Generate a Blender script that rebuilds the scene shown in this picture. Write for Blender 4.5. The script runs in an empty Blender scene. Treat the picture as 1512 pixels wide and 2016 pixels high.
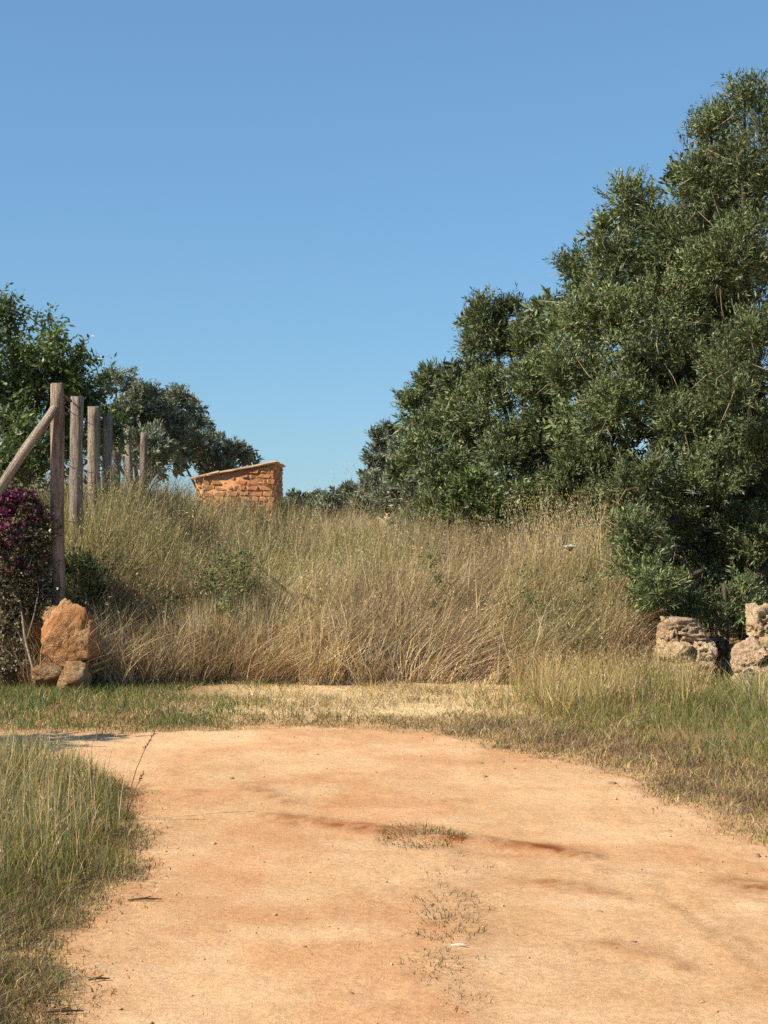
import bpy, math
import numpy as np

# ------------------------------------------------------------------ camera, sky, sun, exposure
SC = bpy.context.scene
COL = SC.collection
CAM_H, F = 1.6, 2900.0            # eye height in metres, focal length in photograph pixels (2016 high)

cam_data = bpy.data.cameras.new('camera')
cam_data.sensor_fit = 'VERTICAL'
cam_data.sensor_height = 36.0
cam_data.lens = F / 2016.0 * 36.0
cam_data.clip_start = 0.1
cam_data.clip_end = 6000.0
cam = bpy.data.objects.new('camera', cam_data)
COL.objects.link(cam)
cam.location = (0.0, 0.0, CAM_H)
cam.rotation_euler = (math.radians(90.0), 0.0, 0.0)
SC.camera = cam

SUN_EL = math.radians(40.0)
SUN_DIR = np.array([-0.90, -0.44])             # towards the sun on the ground plane: left and behind the camera
SUN_DIR = SUN_DIR / np.linalg.norm(SUN_DIR)
world = bpy.data.worlds.new('World')
SC.world = world
world.use_nodes = True
wn = world.node_tree
wn.nodes.clear()
w_out = wn.nodes.new('ShaderNodeOutputWorld')
w_bg = wn.nodes.new('ShaderNodeBackground')
w_sky = wn.nodes.new('ShaderNodeTexSky')
w_sky.sky_type = 'NISHITA'
w_sky.sun_disc = False
w_sky.sun_elevation = SUN_EL
w_sky.sun_rotation = math.atan2(SUN_DIR[0], SUN_DIR[1])
w_sky.air_density = 1.0
w_sky.dust_density = 0.0
w_sky.ozone_density = 6.0
w_bg.inputs['Strength'].default_value = 0.132
w_gam = wn.nodes.new('ShaderNodeGamma'); w_gam.inputs['Gamma'].default_value = 0.52     # a soft, even late-spring sky
w_mul = wn.nodes.new('ShaderNodeMix'); w_mul.data_type = 'RGBA'; w_mul.blend_type = 'MULTIPLY'; w_mul.inputs[0].default_value = 1.0
w_mul.inputs[7].default_value = (0.72, 1.09, 1.37, 1.0)
wn.links.new(w_sky.outputs['Color'], w_gam.inputs['Color']); wn.links.new(w_gam.outputs['Color'], w_mul.inputs[6])
wn.links.new(w_mul.outputs[2], w_bg.inputs['Color'])
wn.links.new(w_bg.outputs['Background'], w_out.inputs['Surface'])

sun_data = bpy.data.lights.new('sun', 'SUN')
sun_data.energy = 4.8
sun_data.angle = math.radians(0.5)
sun_data.color = (1.0, 0.91, 0.77)
sun = bpy.data.objects.new('sun', sun_data)
COL.objects.link(sun)
d3 = np.array([SUN_DIR[0] * math.cos(SUN_EL), SUN_DIR[1] * math.cos(SUN_EL), math.sin(SUN_EL)])
from mathutils import Vector
sun.rotation_euler = Vector(tuple(d3)).to_track_quat('Z', 'Y').to_euler()
sun.location = (-20, -15, 20)

SC.view_settings.view_transform = 'Standard'
SC.view_settings.look = 'None'
SC.view_settings.exposure = 0.72
SC.view_settings.gamma = 1.0
SC.render.engine = 'CYCLES'
SC.cycles.use_denoising = False
SC.cycles.max_bounces = 6
SC.cycles.diffuse_bounces = 3
SC.cycles.transmission_bounces = 4
SC.cycles.transparent_max_bounces = 4

RNG = np.random.default_rng(7)

# ------------------------------------------------------------------ helpers
def smooth(a, b, x):
    t = np.clip((x - a) / (b - a), 0.0, 1.0)
    return t * t * (3 - 2 * t)

def hash3(ix, iy, iz, seed):
    n = (ix.astype(np.int64) * 374761393 + iy.astype(np.int64) * 668265263 + iz.astype(np.int64) * 2147483647 + seed * 1274126177) & 0xFFFFFFFF
    n = ((n ^ (n >> 13)) * 1274126177) & 0xFFFFFFFF
    n = (n ^ (n >> 16)) & 0xFFFFFF
    return n / float(0xFFFFFF)

def vnoise(x, y, z=None, seed=0):
    x = np.asarray(x, float); y = np.asarray(y, float)
    z = np.zeros_like(x) if z is None else np.asarray(z, float)
    fx, fy, fz = np.floor(x), np.floor(y), np.floor(z)
    tx, ty, tz = x - fx, y - fy, z - fz
    tx = tx * tx * (3 - 2 * tx); ty = ty * ty * (3 - 2 * ty); tz = tz * tz * (3 - 2 * tz)
    r = 0
    for a in (0, 1):
        for b in (0, 1):
            for c in (0, 1):
                w = (tx if a else 1 - tx) * (ty if b else 1 - ty) * (tz if c else 1 - tz)
                r = r + w * hash3(fx + a, fy + b, fz + c, seed)
    return r * 2 - 1

def fbm(x, y, z=None, seed=0, octaves=4):
    r, amp, s = 0, 1.0, 1.0
    z0 = np.zeros_like(np.asarray(x, float)) if z is None else z
    for k in range(octaves):
        r = r + amp * vnoise(np.asarray(x) * s, np.asarray(y) * s, np.asarray(z0) * s, seed + k * 17)
        amp *= 0.5; s *= 2.03
    return r

def px(x, y, d):
    """a point of the place from its direction in the photograph and its distance"""
    return np.array([(x - 756.0) / F * d, d, CAM_H - (y - 1008.0) / F * d])

def mesh_obj(name, verts, faces, mat, parent=None, cols=None, smooth_shade=False, kind=None):
    """faces: int array (n, k) or list of such arrays; cols: per-vertex linear rgb"""
    me = bpy.data.meshes.new(name)
    verts = np.asarray(verts, np.float32)
    if isinstance(faces, np.ndarray):
        faces = [faces]
    faces = [f for f in faces if len(f)]
    loops = np.concatenate([f.reshape(-1) for f in faces]).astype(np.int32)
    totals = np.concatenate([np.full(len(f), f.shape[1]) for f in faces]).astype(np.int32)
    starts = np.concatenate([[0], np.cumsum(totals)[:-1]]).astype(np.int32)
    me.vertices.add(len(verts)); me.vertices.foreach_set('co', verts.reshape(-1))
    me.loops.add(len(loops)); me.loops.foreach_set('vertex_index', loops)
    me.polygons.add(len(starts))
    me.polygons.foreach_set('loop_start', starts)
    me.polygons.foreach_set('loop_total', totals)
    if smooth_shade:
        me.polygons.foreach_set('use_smooth', np.ones(len(starts), bool))
    me.update(calc_edges=True)
    if cols is not None:
        at = me.color_attributes.new('Tint', 'FLOAT_COLOR', 'POINT')
        c = np.ones((len(verts), 4), np.float32); c[:, :3] = cols
        at.data.foreach_set('color', c.reshape(-1))
    if mat is not None:
        me.materials.append(mat)
    o = bpy.data.objects.new(name, me)
    COL.objects.link(o)
    if parent is not None:
        o.parent = parent
        o.matrix_parent_inverse.identity()
        o.location = tuple(-np.array(parent.location)) if False else o.location
    if kind:
        o['kind'] = kind
    return o

def tag(o, label, cat, group=None):
    o['label'] = label; o['category'] = cat
    if group: o['group'] = group
    return o

def thing(name, label, cat, loc, group=None):
    o = bpy.data.objects.new(name, None)
    o.empty_display_size = 0.2
    COL.objects.link(o)
    o.location = tuple(loc)
    return tag(o, label, cat, group)

# ------------------------------------------------------------------ materials
def nt(name):
    m = bpy.data.materials.new(name); m.use_nodes = True
    t = m.node_tree; t.nodes.clear()
    out = t.nodes.new('ShaderNodeOutputMaterial')
    return m, t, out

def foliage_material(name, translucency=0.3, gloss=0.0, rough=0.5):
    m, t, out = nt(name)
    at = t.nodes.new('ShaderNodeAttribute'); at.attribute_name = 'Tint'
    b = t.nodes.new('ShaderNodeBsdfPrincipled')
    b.inputs['Roughness'].default_value = rough
    b.inputs['Specular IOR Level'].default_value = gloss
    t.links.new(at.outputs['Color'], b.inputs['Base Color'])
    tr = t.nodes.new('ShaderNodeBsdfTranslucent')
    hs = t.nodes.new('ShaderNodeHueSaturation'); hs.inputs['Value'].default_value = 1.15; hs.inputs['Saturation'].default_value = 1.1
    t.links.new(at.outputs['Color'], hs.inputs['Color'])
    t.links.new(hs.outputs['Color'], tr.inputs['Color'])
    mx = t.nodes.new('ShaderNodeMixShader'); mx.inputs['Fac'].default_value = translucency
    t.links.new(b.outputs[0], mx.inputs[1]); t.links.new(tr.outputs[0], mx.inputs[2])
    t.links.new(mx.outputs[0], out.inputs['Surface'])
    return m

def noise_node(t, scale, detail=6, rough=0.6, coord='Object', stretch=None):
    tc = t.nodes.new('ShaderNodeTexCoord')
    n = t.nodes.new('ShaderNodeTexNoise')
    n.inputs['Scale'].default_value = scale; n.inputs['Detail'].default_value = detail; n.inputs['Roughness'].default_value = rough
    if stretch:
        mp = t.nodes.new('ShaderNodeMapping'); mp.inputs['Scale'].default_value = stretch
        t.links.new(tc.outputs[coord], mp.inputs['Vector']); t.links.new(mp.outputs['Vector'], n.inputs['Vector'])
    else:
        t.links.new(tc.outputs[coord], n.inputs['Vector'])
    return n

def ramp(t, src, stops):
    r = t.nodes.new('ShaderNodeValToRGB')
    el = r.color_ramp.elements
    el[0].position, el[0].color = stops[0][0], (*stops[0][1], 1)
    el[1].position, el[1].color = stops[-1][0], (*stops[-1][1], 1)
    for p, c in stops[1:-1]:
        e = el.new(p); e.color = (*c, 1)
    t.links.new(src, r.inputs['Fac'])
    return r

def mix(t, kind, fac, a, b):
    n = t.nodes.new('ShaderNodeMix'); n.data_type = 'RGBA'; n.blend_type = kind
    if isinstance(fac, (int, float)): n.inputs[0].default_value = fac
    else: t.links.new(fac, n.inputs[0])
    for sock, v in ((n.inputs[6], a), (n.inputs[7], b)):
        if isinstance(v, tuple): sock.default_value = (*v, 1)
        else: t.links.new(v, sock)
    return n.outputs[2]

def rough_surface(name, stops, scale, bump_scales, bump=0.6, rough=0.95, stretch=None, use_tint=False, dist=0.02, contrast=None, fine=None):
    """matte surface: colour from a noise ramp (times the Tint attribute), relief from noise"""
    m, t, out = nt(name)
    n = noise_node(t, scale, 8, 0.65, stretch=stretch)
    r = ramp(t, n.outputs['Fac'], stops)
    c = r.outputs['Color']
    if use_tint:
        at = t.nodes.new('ShaderNodeAttribute'); at.attribute_name = 'Tint'
        c = mix(t, 'MULTIPLY', 1.0, c, at.outputs['Color'])
    if contrast:
        n2 = noise_node(t, contrast, 3, 0.7, stretch=stretch)
        r2 = ramp(t, n2.outputs['Fac'], [(0.3, (0.82, 0.77, 0.70)), (0.62, (1.08, 1.08, 1.06))])
        c = mix(t, 'MULTIPLY', 1.0, c, r2.outputs['Color'])
    if fine:
        n3 = noise_node(t, fine, 2, 0.6)
        r3 = ramp(t, n3.outputs['Fac'], [(0.30, (0.70, 0.64, 0.56)), (0.42, (0.98, 0.98, 0.97)), (0.60, (1.0, 1.0, 1.0)), (0.72, (1.14, 1.15, 1.16))])
        c = mix(t, 'MULTIPLY', 1.0, c, r3.outputs['Color'])
    b = t.nodes.new('ShaderNodeBsdfPrincipled')
    b.inputs['Roughness'].default_value = rough
    b.inputs['Specular IOR Level'].default_value = 0.15
    t.links.new(c, b.inputs['Base Color'])
    prev = None
    for s in bump_scales:
        bn = noise_node(t, s, 8, 0.7, stretch=stretch)
        bp = t.nodes.new('ShaderNodeBump'); bp.inputs['Strength'].default_value = bump; bp.inputs['Distance'].default_value = dist
        t.links.new(bn.outputs['Fac'], bp.inputs['Height'])
        if prev: t.links.new(prev.outputs['Normal'], bp.inputs['Normal'])
        prev = bp
    t.links.new(prev.outputs['Normal'], b.inputs['Normal'])
    t.links.new(b.outputs[0], out.inputs['Surface'])
    return m

M_grass = foliage_material('dry_grass_blades', 0.25)
M_green = foliage_material('green_grass_blades', 0.3)
M_leaf = foliage_material('olive_leaves', 0.12, 0.18, 0.5)
M_broad = foliage_material('broad_leaves', 0.3, 0.4, 0.4)
M_bract = foliage_material('petals', 0.35)
M_twig = foliage_material('twigs', 0.0)
M_dirt = rough_surface('sandy_dirt', [(0.25, (0.515, 0.285, 0.132)), (0.5, (0.585, 0.350, 0.180)), (0.75, (0.635, 0.415, 0.235))], 2.2, (14.0, 60.0, 170.0), 0.45, use_tint=True, dist=0.012, contrast=38.0, fine=150.0)
M_soil = rough_surface('reddish_soil', [(0.3, (0.47, 0.27, 0.125)), (0.7, (0.58, 0.36, 0.175))], 3.0, (25.0,), 0.7, use_tint=True)
M_pebble = rough_surface('pebble_stone', [(0.3, (0.36, 0.22, 0.12)), (0.7, (0.55, 0.40, 0.25))], 9.0, (60.0,), 0.4, use_tint=True)
M_orange_rock = rough_surface('orange_weathered_rock', [(0.28, (0.27, 0.12, 0.055)), (0.46, (0.52, 0.27, 0.12)), (0.62, (0.64, 0.40, 0.21)), (0.78, (0.72, 0.54, 0.36))], 7.0, (9.0, 34.0), 1.0, dist=0.05, use_tint=True)
M_pale_rock = rough_surface('pale_weathered_limestone', [(0.30, (0.16, 0.10, 0.055)), (0.40, (0.44, 0.30, 0.17)), (0.60, (0.60, 0.44, 0.27)), (0.8, (0.68, 0.55, 0.38))], 14.0, (10.0, 45.0), 1.0, dist=0.06, use_tint=True)
M_hut = rough_surface('terracotta_sandstone', [(0.28, (0.40, 0.17, 0.065)), (0.5, (0.54, 0.25, 0.10)), (0.75, (0.64, 0.36, 0.17))], 3.5, (12.0,), 0.7, dist=0.03, use_tint=True)
M_mortar = rough_surface('earth_mortar', [(0.3, (0.40, 0.18, 0.075)), (0.7, (0.52, 0.26, 0.12))], 5.0, (20.0,), 0.6)
M_tile = rough_surface('old_roof_tile', [(0.3, (0.28, 0.18, 0.12)), (0.5, (0.44, 0.30, 0.20)), (0.75, (0.58, 0.46, 0.34))], 6.0, (18.0,), 0.5, use_tint=True)
M_wood = rough_surface('weathered_wood', [(0.30, (0.10, 0.075, 0.058)), (0.42, (0.26, 0.205, 0.16)), (0.56, (0.41, 0.34, 0.275)), (0.75, (0.58, 0.50, 0.42))], 8.0, (10.0, 24.0), 1.0, stretch=(4.0, 4.0, 0.36), dist=0.03, use_tint=True)
M_wire = rough_surface('rusty_wire', [(0.3, (0.20, 0.15, 0.11)), (0.7, (0.34, 0.28, 0.22))], 30.0, (80.0,), 0.3)
M_bark = rough_surface('olive_bark', [(0.3, (0.045, 0.036, 0.028)), (0.7, (0.12, 0.10, 0.075))], 9.0, (20.0,), 0.8, stretch=(3, 3, 0.6))
M_white = rough_surface('bleached_white', [(0.3, (0.70, 0.66, 0.58)), (0.7, (0.82, 0.79, 0.72))], 20.0, (50.0,), 0.3)

# ------------------------------------------------------------------ the lie of the land
def W(x, y):
    d = CAM_H * F / (y - 1008.0)
    return ((x - 756.0) / F * d, d)
ROAD = [(-0.7, -6.0), (-0.85, 3.0)] + [W(*p) for p in ((150, 2016), (120, 1885), (195, 1800), (250, 1720), (270, 1640), (252, 1575), (200, 1532))] + \
       [(-2.6, 9.35), (-4.0, 9.5), (-14.0, 9.6), (-14.0, 11.3), (-4.5, 10.95)] + \
       [W(*p) for p in ((0, 1438), (200, 1440), (400, 1436), (600, 1434), (850, 1440), (950, 1462), (1100, 1490), (1250, 1532), (1380, 1592), (1512, 1662))] + \
       [(2.05, 6.0), (2.1, 4.6), (2.1, -6.0)]
ROAD = np.array(ROAD)

def seg_dist(X, Y, pts, closed=False):
    best = np.full(np.shape(X), 1e9)
    n = len(pts)
    for i in range(n if closed else n - 1):
        a, b = pts[i], pts[(i + 1) % n]
        ab = np.subtract(b, a); L = max(ab @ ab, 1e-12)
        t = np.clip(((X - a[0]) * ab[0] + (Y - a[1]) * ab[1]) / L, 0, 1)
        best = np.minimum(best, np.hypot(X - a[0] - t * ab[0], Y - a[1] - t * ab[1]))
    return best

def road_sd(X, Y):
    """signed distance to the road edge: positive on the road"""
    X = np.asarray(X, float); Y = np.asarray(Y, float)
    d = seg_dist(X, Y, ROAD, True)
    inside = np.zeros(X.shape, bool)
    n = len(ROAD)
    for i in range(n):
        (x0, y0), (x1, y1) = ROAD[i], ROAD[(i + 1) % n]
        if y0 == y1: continue
        c = ((y0 > Y) != (y1 > Y)) & (X < (x1 - x0) * (Y - y0) / (y1 - y0) + x0)
        inside ^= c
    return np.where(inside, d, -d) + 0.08 * vnoise(X * 2.6, Y * 2.6, seed=5) + 0.05 * vnoise(X * 9, Y * 9, seed=6)

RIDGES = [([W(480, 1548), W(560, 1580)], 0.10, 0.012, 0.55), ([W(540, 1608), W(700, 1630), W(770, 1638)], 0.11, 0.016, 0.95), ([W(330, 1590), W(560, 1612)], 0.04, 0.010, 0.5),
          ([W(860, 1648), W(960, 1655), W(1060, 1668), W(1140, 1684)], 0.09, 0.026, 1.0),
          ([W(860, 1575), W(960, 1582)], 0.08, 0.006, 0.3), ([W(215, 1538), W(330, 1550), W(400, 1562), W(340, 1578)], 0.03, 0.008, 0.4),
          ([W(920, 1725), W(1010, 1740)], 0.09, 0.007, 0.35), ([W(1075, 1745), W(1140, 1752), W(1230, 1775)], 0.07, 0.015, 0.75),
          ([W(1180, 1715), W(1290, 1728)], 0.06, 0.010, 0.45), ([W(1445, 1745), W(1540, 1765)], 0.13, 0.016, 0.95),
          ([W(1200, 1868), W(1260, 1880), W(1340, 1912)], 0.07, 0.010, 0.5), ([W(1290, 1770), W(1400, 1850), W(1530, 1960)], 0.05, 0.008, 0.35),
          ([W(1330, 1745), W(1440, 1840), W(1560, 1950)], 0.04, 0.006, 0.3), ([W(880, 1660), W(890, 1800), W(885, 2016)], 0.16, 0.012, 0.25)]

def terrain(X, Y):
    X = np.asarray(X, float); Y = np.asarray(Y, float)
    sd = road_sd(X, Y)
    z = 0.008 * fbm(X * 1.4, Y * 1.4, seed=11, octaves=4) * (1 + 1.2 * smooth(0.0, -0.6, sd))
    near = (Y > 4) & (Y < 11.5)
    if near.any():
        for pts, w, h, _ in RIDGES:
            dd = seg_dist(X[near], Y[near], pts)
            hh = h * 0.36 * (0.55 + 0.9 * np.clip(0.5 + fbm(X[near] * 5, Y[near] * 5, seed=13, octaves=3), 0, 1.4))
            z[near] += hh * np.exp(-(dd / (w * 0.9)) ** 2) - 0.45 * hh * np.exp(-((dd - 1.7 * w) / w) ** 2)
    z += 0.045 * smooth(0.0, -0.9, sd)                                        # verges a little proud of the track
    field = smooth(13.2, 18.0, Y)
    z += 0.34 * field + 0.10 * smooth(20, 34, Y)
    z += 0.62 * smooth(-1.85, -3.1, X) * smooth(13.2, 15.2, Y)                # bank along the fence
    z += 0.30 * smooth(2.0, 3.2, X) * smooth(13.9, 15.4, Y)
    z += 0.05 * fbm(X * 0.5, Y * 0.5, seed=21, octaves=3) * field
    return z

def T1(x, y):
    return float(terrain(np.array([x]), np.array([y]))[0])

def axis(lo, hi, step, far_lo, far_hi, grow=1.12):
    mid = list(np.arange(lo, hi + 1e-6, step))
    a, s = lo, step
    left = []
    while a > far_lo:
        s *= grow; a -= s; left.append(a)
    b, s = hi, step
    right = []
    while b < far_hi:
        s *= grow; b += s; right.append(b)
    return np.array(left[::-1] + mid + right)

def grid_sheet(xs, ys):
    X, Y = np.meshgrid(xs, ys)
    idx = np.arange(X.size).reshape(X.shape)
    f = np.stack([idx[:-1, :-1], idx[:-1, 1:], idx[1:, 1:], idx[1:, :-1]], -1).reshape(-1, 4)
    return X, Y, f

xs = axis(-4.0, 4.0, 0.07, -3000, 3000, 1.17); ys = axis(3.0, 14.5, 0.07, -3000, 3000, 1.15)
X, Y, f = grid_sheet(xs, ys)
Z = terrain(X.ravel(), Y.ravel()).reshape(X.shape)
Z -= 0.03 * smooth(0.06, 0.25, road_sd(X, Y))          # the bed of the track lies under its own sheet
patch = smooth(-0.2, 0.5, fbm(X * 1.3, Y * 1.3, seed=31))
tint = np.ones((X.size, 3)) * (0.85 + 0.2 * patch.ravel())[:, None]
hum = smooth(0.02, 0.45, -road_sd(X, Y) + 0.22 * fbm(X * 5, Y * 5, seed=33)).ravel()[:, None]      # humus and rotted straw away from the wheels
tint = tint * (1 - hum) + tint * hum * np.array([0.60, 0.60, 0.58])
straw = (smooth(10.9, 11.6, Y) * smooth(-1.9, -0.9, X) * smooth(2.2, 1.3, X)).ravel()[:, None]
tint = tint * (1 - straw) + straw * np.array([1.25, 1.5, 1.6])
ground = mesh_obj('ground', np.stack([X.ravel(), Y.ravel(), Z.ravel()], 1), f, M_soil, cols=tint, smooth_shade=True, kind='structure')

# dirt track: finer sheet a few millimetres above the ground, its rim dipping under the verges
xs = axis(-3.0, 2.2, 0.024, -14, 2.6, 1.15); ys = axis(4.2, 11.3, 0.024, -6, 11.4, 1.15)
X, Y, f = grid_sheet(xs, ys)
sd = road_sd(X, Y)
keep = (sd > -0.05).ravel()
f = f[keep[f].all(1)]
Z = terrain(X.ravel(), Y.ravel()) - 0.016 + 0.022 * smooth(-0.05, 0.10, sd.ravel())
Z += 0.0028 * fbm(X.ravel() * 14, Y.ravel() * 14, seed=41, octaves=3)
tint = np.ones((X.size, 3))
x_, y_ = X.ravel(), Y.ravel()
rust = np.zeros(X.size)  # reddish soil plus the shading of the rut ridges, painted into the track colour
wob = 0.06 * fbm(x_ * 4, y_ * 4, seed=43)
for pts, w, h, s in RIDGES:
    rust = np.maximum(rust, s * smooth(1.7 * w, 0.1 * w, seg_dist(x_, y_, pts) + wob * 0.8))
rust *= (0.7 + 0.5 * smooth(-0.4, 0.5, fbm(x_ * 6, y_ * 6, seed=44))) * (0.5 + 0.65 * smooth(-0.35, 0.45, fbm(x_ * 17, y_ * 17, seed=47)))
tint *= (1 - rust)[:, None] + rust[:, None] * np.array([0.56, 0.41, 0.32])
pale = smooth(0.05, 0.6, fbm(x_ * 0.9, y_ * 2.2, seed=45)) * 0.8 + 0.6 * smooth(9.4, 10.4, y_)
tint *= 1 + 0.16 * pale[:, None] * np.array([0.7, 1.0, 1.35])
red = smooth(0.1, 0.7, fbm(x_ * 1.6 + 7, y_ * 1.6, seed=46))
tint *= 1 - 0.17 * red[:, None] * np.array([0.4, 0.9, 1.15])
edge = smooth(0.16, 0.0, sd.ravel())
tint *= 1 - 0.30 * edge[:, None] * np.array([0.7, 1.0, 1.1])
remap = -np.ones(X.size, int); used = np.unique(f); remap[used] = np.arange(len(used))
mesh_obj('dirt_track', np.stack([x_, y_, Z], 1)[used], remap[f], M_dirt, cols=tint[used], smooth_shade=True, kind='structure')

# ------------------------------------------------------------------ grass
def unit(v):
    return v / np.maximum(np.linalg.norm(v, axis=-1, keepdims=True), 1e-9)

class Bag:
    """collects ribbons, leaves and tubes into one mesh"""
    def __init__(s): s.v, s.q, s.t, s.c, s.n = [], [], [], [], 0
    def add(s, v, c, q=None, t=None):
        s.v.append(v); s.c.append(c)
        if q is not None and len(q): s.q.append(q + s.n)
        if t is not None and len(t): s.t.append(t + s.n)
        s.n += len(v)
    def ribbons(s, base, h, lean, w, c0, c1, seg=3, droop=2.0, kink=None):
        N = len(base)
        if N == 0: return None
        az = RNG.uniform(0, math.pi, N)
        side = np.stack([np.cos(az), np.sin(az) * 0.6, np.zeros(N)], 1) * w[:, None] * 0.5
        vs, cs = [], []
        for k in range(seg + 1):
            t = k / seg
            p = base.copy()
            ln = np.linalg.norm(lean, axis=1)
            p[:, 2] += h * (t - 0.32 * np.minimum(ln, 1.4) * t ** 2)
            p[:, :2] += lean * (h * t ** droop)[:, None]
            if kink is not None: p[:, :2] += kink * (math.sin(t * 3.1) * h)[:, None]
            c = c0 * (1 - t) + c1 * t
            if k < seg:
                wd = 1 - 0.55 * t
                vs += [p - side * wd, p + side * wd]; cs += [c, c]
            else:
                vs += [p]; cs += [c]
        m = 2 * seg + 1
        V = np.stack(vs, 1).reshape(-1, 3); C = np.stack(cs, 1).reshape(-1, 3)
        i0 = np.arange(N)[:, None] * m
        q = np.concatenate([i0 + np.array([[2 * k, 2 * k + 1, 2 * k + 3, 2 * k + 2]]) for k in range(seg - 1)], 0) if seg > 1 else None
        t = i0 + np.array([[2 * seg - 2, 2 * seg - 1, 2 * seg]])
        s.add(V, C, q, t)
        return vs[-1]
    def leaves(s, p, d, n, L, w, c, bend=0.0):
        """pointed leaves: base p, direction d, rough normal n"""
        side = unit(np.cross(d, n)); nn = np.cross(side, d)
        L = np.broadcast_to(L, len(p)); w = np.broadcast_to(w, len(p))
        m = p + d * (L * 0.5)[:, None]
        tip = p + d * L[:, None] - nn * (bend * L)[:, None]
        V = np.stack([p, m + side * (w * .5)[:, None], tip, m - side * (w * .5)[:, None]], 1).reshape(-1, 3)
        C = np.repeat(c, 4, 0)
        s.add(V, C, np.arange(len(p) * 4).reshape(-1, 4))
    def tube(s, pts, r, c, sides=5):
        pts = np.asarray(pts, float); r = np.broadcast_to(r, len(pts))
        tan = unit(np.gradient(pts, axis=0))
        ref = np.array([0.31, 0.17, 0.93]) if abs(tan[0][2]) < 0.8 else np.array([1.0, 0.1, 0.0])
        a = unit(np.cross(tan, ref)); b = np.cross(tan, a)
        th = np.arange(sides) / sides * 2 * math.pi
        ring = pts[:, None, :] + r[:, None, None] * (a[:, None, :] * np.cos(th)[None, :, None] + b[:, None, :] * np.sin(th)[None, :, None])
        k = len(pts)
        idx = np.arange(k * sides).reshape(k, sides)
        q = np.stack([idx[:-1], np.roll(idx[:-1], -1, 1), np.roll(idx[1:], -1, 1), idx[1:]], -1).reshape(-1, 4)
        V = ring.reshape(-1, 3)
        cap = np.concatenate([V, pts[[0]], pts[[-1]]]); e = len(V)
        t = np.concatenate([np.stack([np.roll(idx[0], -1), idx[0], np.full(sides, e)], -1), np.stack([idx[-1], np.roll(idx[-1], -1), np.full(sides, e + 1)], -1)])
        s.add(cap, np.broadcast_to(c, (len(cap), 3)), q, t)
    def build(s, name, mat, parent=None, kind=None, smooth_shade=False):
        v = np.concatenate(s.v)
        if parent is not None: v = v - np.array(parent.location)
        fs = []
        if s.q: fs.append(np.concatenate(s.q))
        if s.t: fs.append(np.concatenate(s.t))
        return mesh_obj(name, v, fs, mat, parent, np.concatenate(s.c), smooth_shade, kind)

PAL = dict(pale=(0.66, 0.53, 0.31), straw=(0.53, 0.39, 0.185), gold=(0.43, 0.30, 0.11), olive=(0.23, 0.215, 0.065), brown=(0.23, 0.15, 0.085),
           mauve=(0.31, 0.215, 0.145), green=(0.105, 0.15, 0.045), lime=(0.23, 0.24, 0.07), dead=(0.17, 0.115, 0.065), grey=(0.42, 0.355, 0.25), sage=(0.17, 0.20, 0.10))
def pick(n, weights, var=0.25):
    k = list(weights); w = np.array([weights[i] for i in k], float); w /= w.sum()
    c = np.array([PAL[i] for i in k])[RNG.choice(len(k), n, p=w)]
    return c * RNG.uniform(1 - 1.1 * var, 1 + var, (n, 1)) * RNG.uniform(0.94, 1.06, (n, 3))

def scatter(n, x0, x1, y0, y1, power=1.0):
    x = RNG.uniform(x0, x1, n); y = y0 + (y1 - y0) * RNG.uniform(0, 1, n) ** power
    return x, y

def with_z(x, y, sink=0.01):
    return np.stack([x, y, terrain(x, y) - sink], 1)

def front_edge(x):
    return 13.45 + 0.16 * vnoise(x * 1.7, x * 0, seed=51) + 0.07 * vnoise(x * 6.0, x * 0, seed=52) + 0.35 * smooth(1.9, 2.6, x)

def lean_field(x, y):
    """wind-laid clumps: leaning right in the middle of the field, tousled elsewhere"""
    a = fbm(x * 0.55, y * 0.55, seed=61, octaves=2) * 1.2
    mag = 0.10 + 0.62 * smooth(-0.2, 0.6, fbm(x * 0.8 + 3, y * 0.8, seed=62, octaves=2))
    mid = smooth(-1.8, -0.6, x) * smooth(2.6, 1.6, x)
    laid = 0.55 * np.exp(-((x - 0.75) / 0.6) ** 2) * smooth(16.0, 14.6, y) + 0.3 * np.exp(-((x + 1.05) / 0.3) ** 2) * smooth(15.5, 14.2, y)
    return np.stack([mag * np.cos(a) * (0.25 + 0.85 * mid) + laid, 0.6 * mag * np.sin(a) - 0.05], 1)

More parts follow.
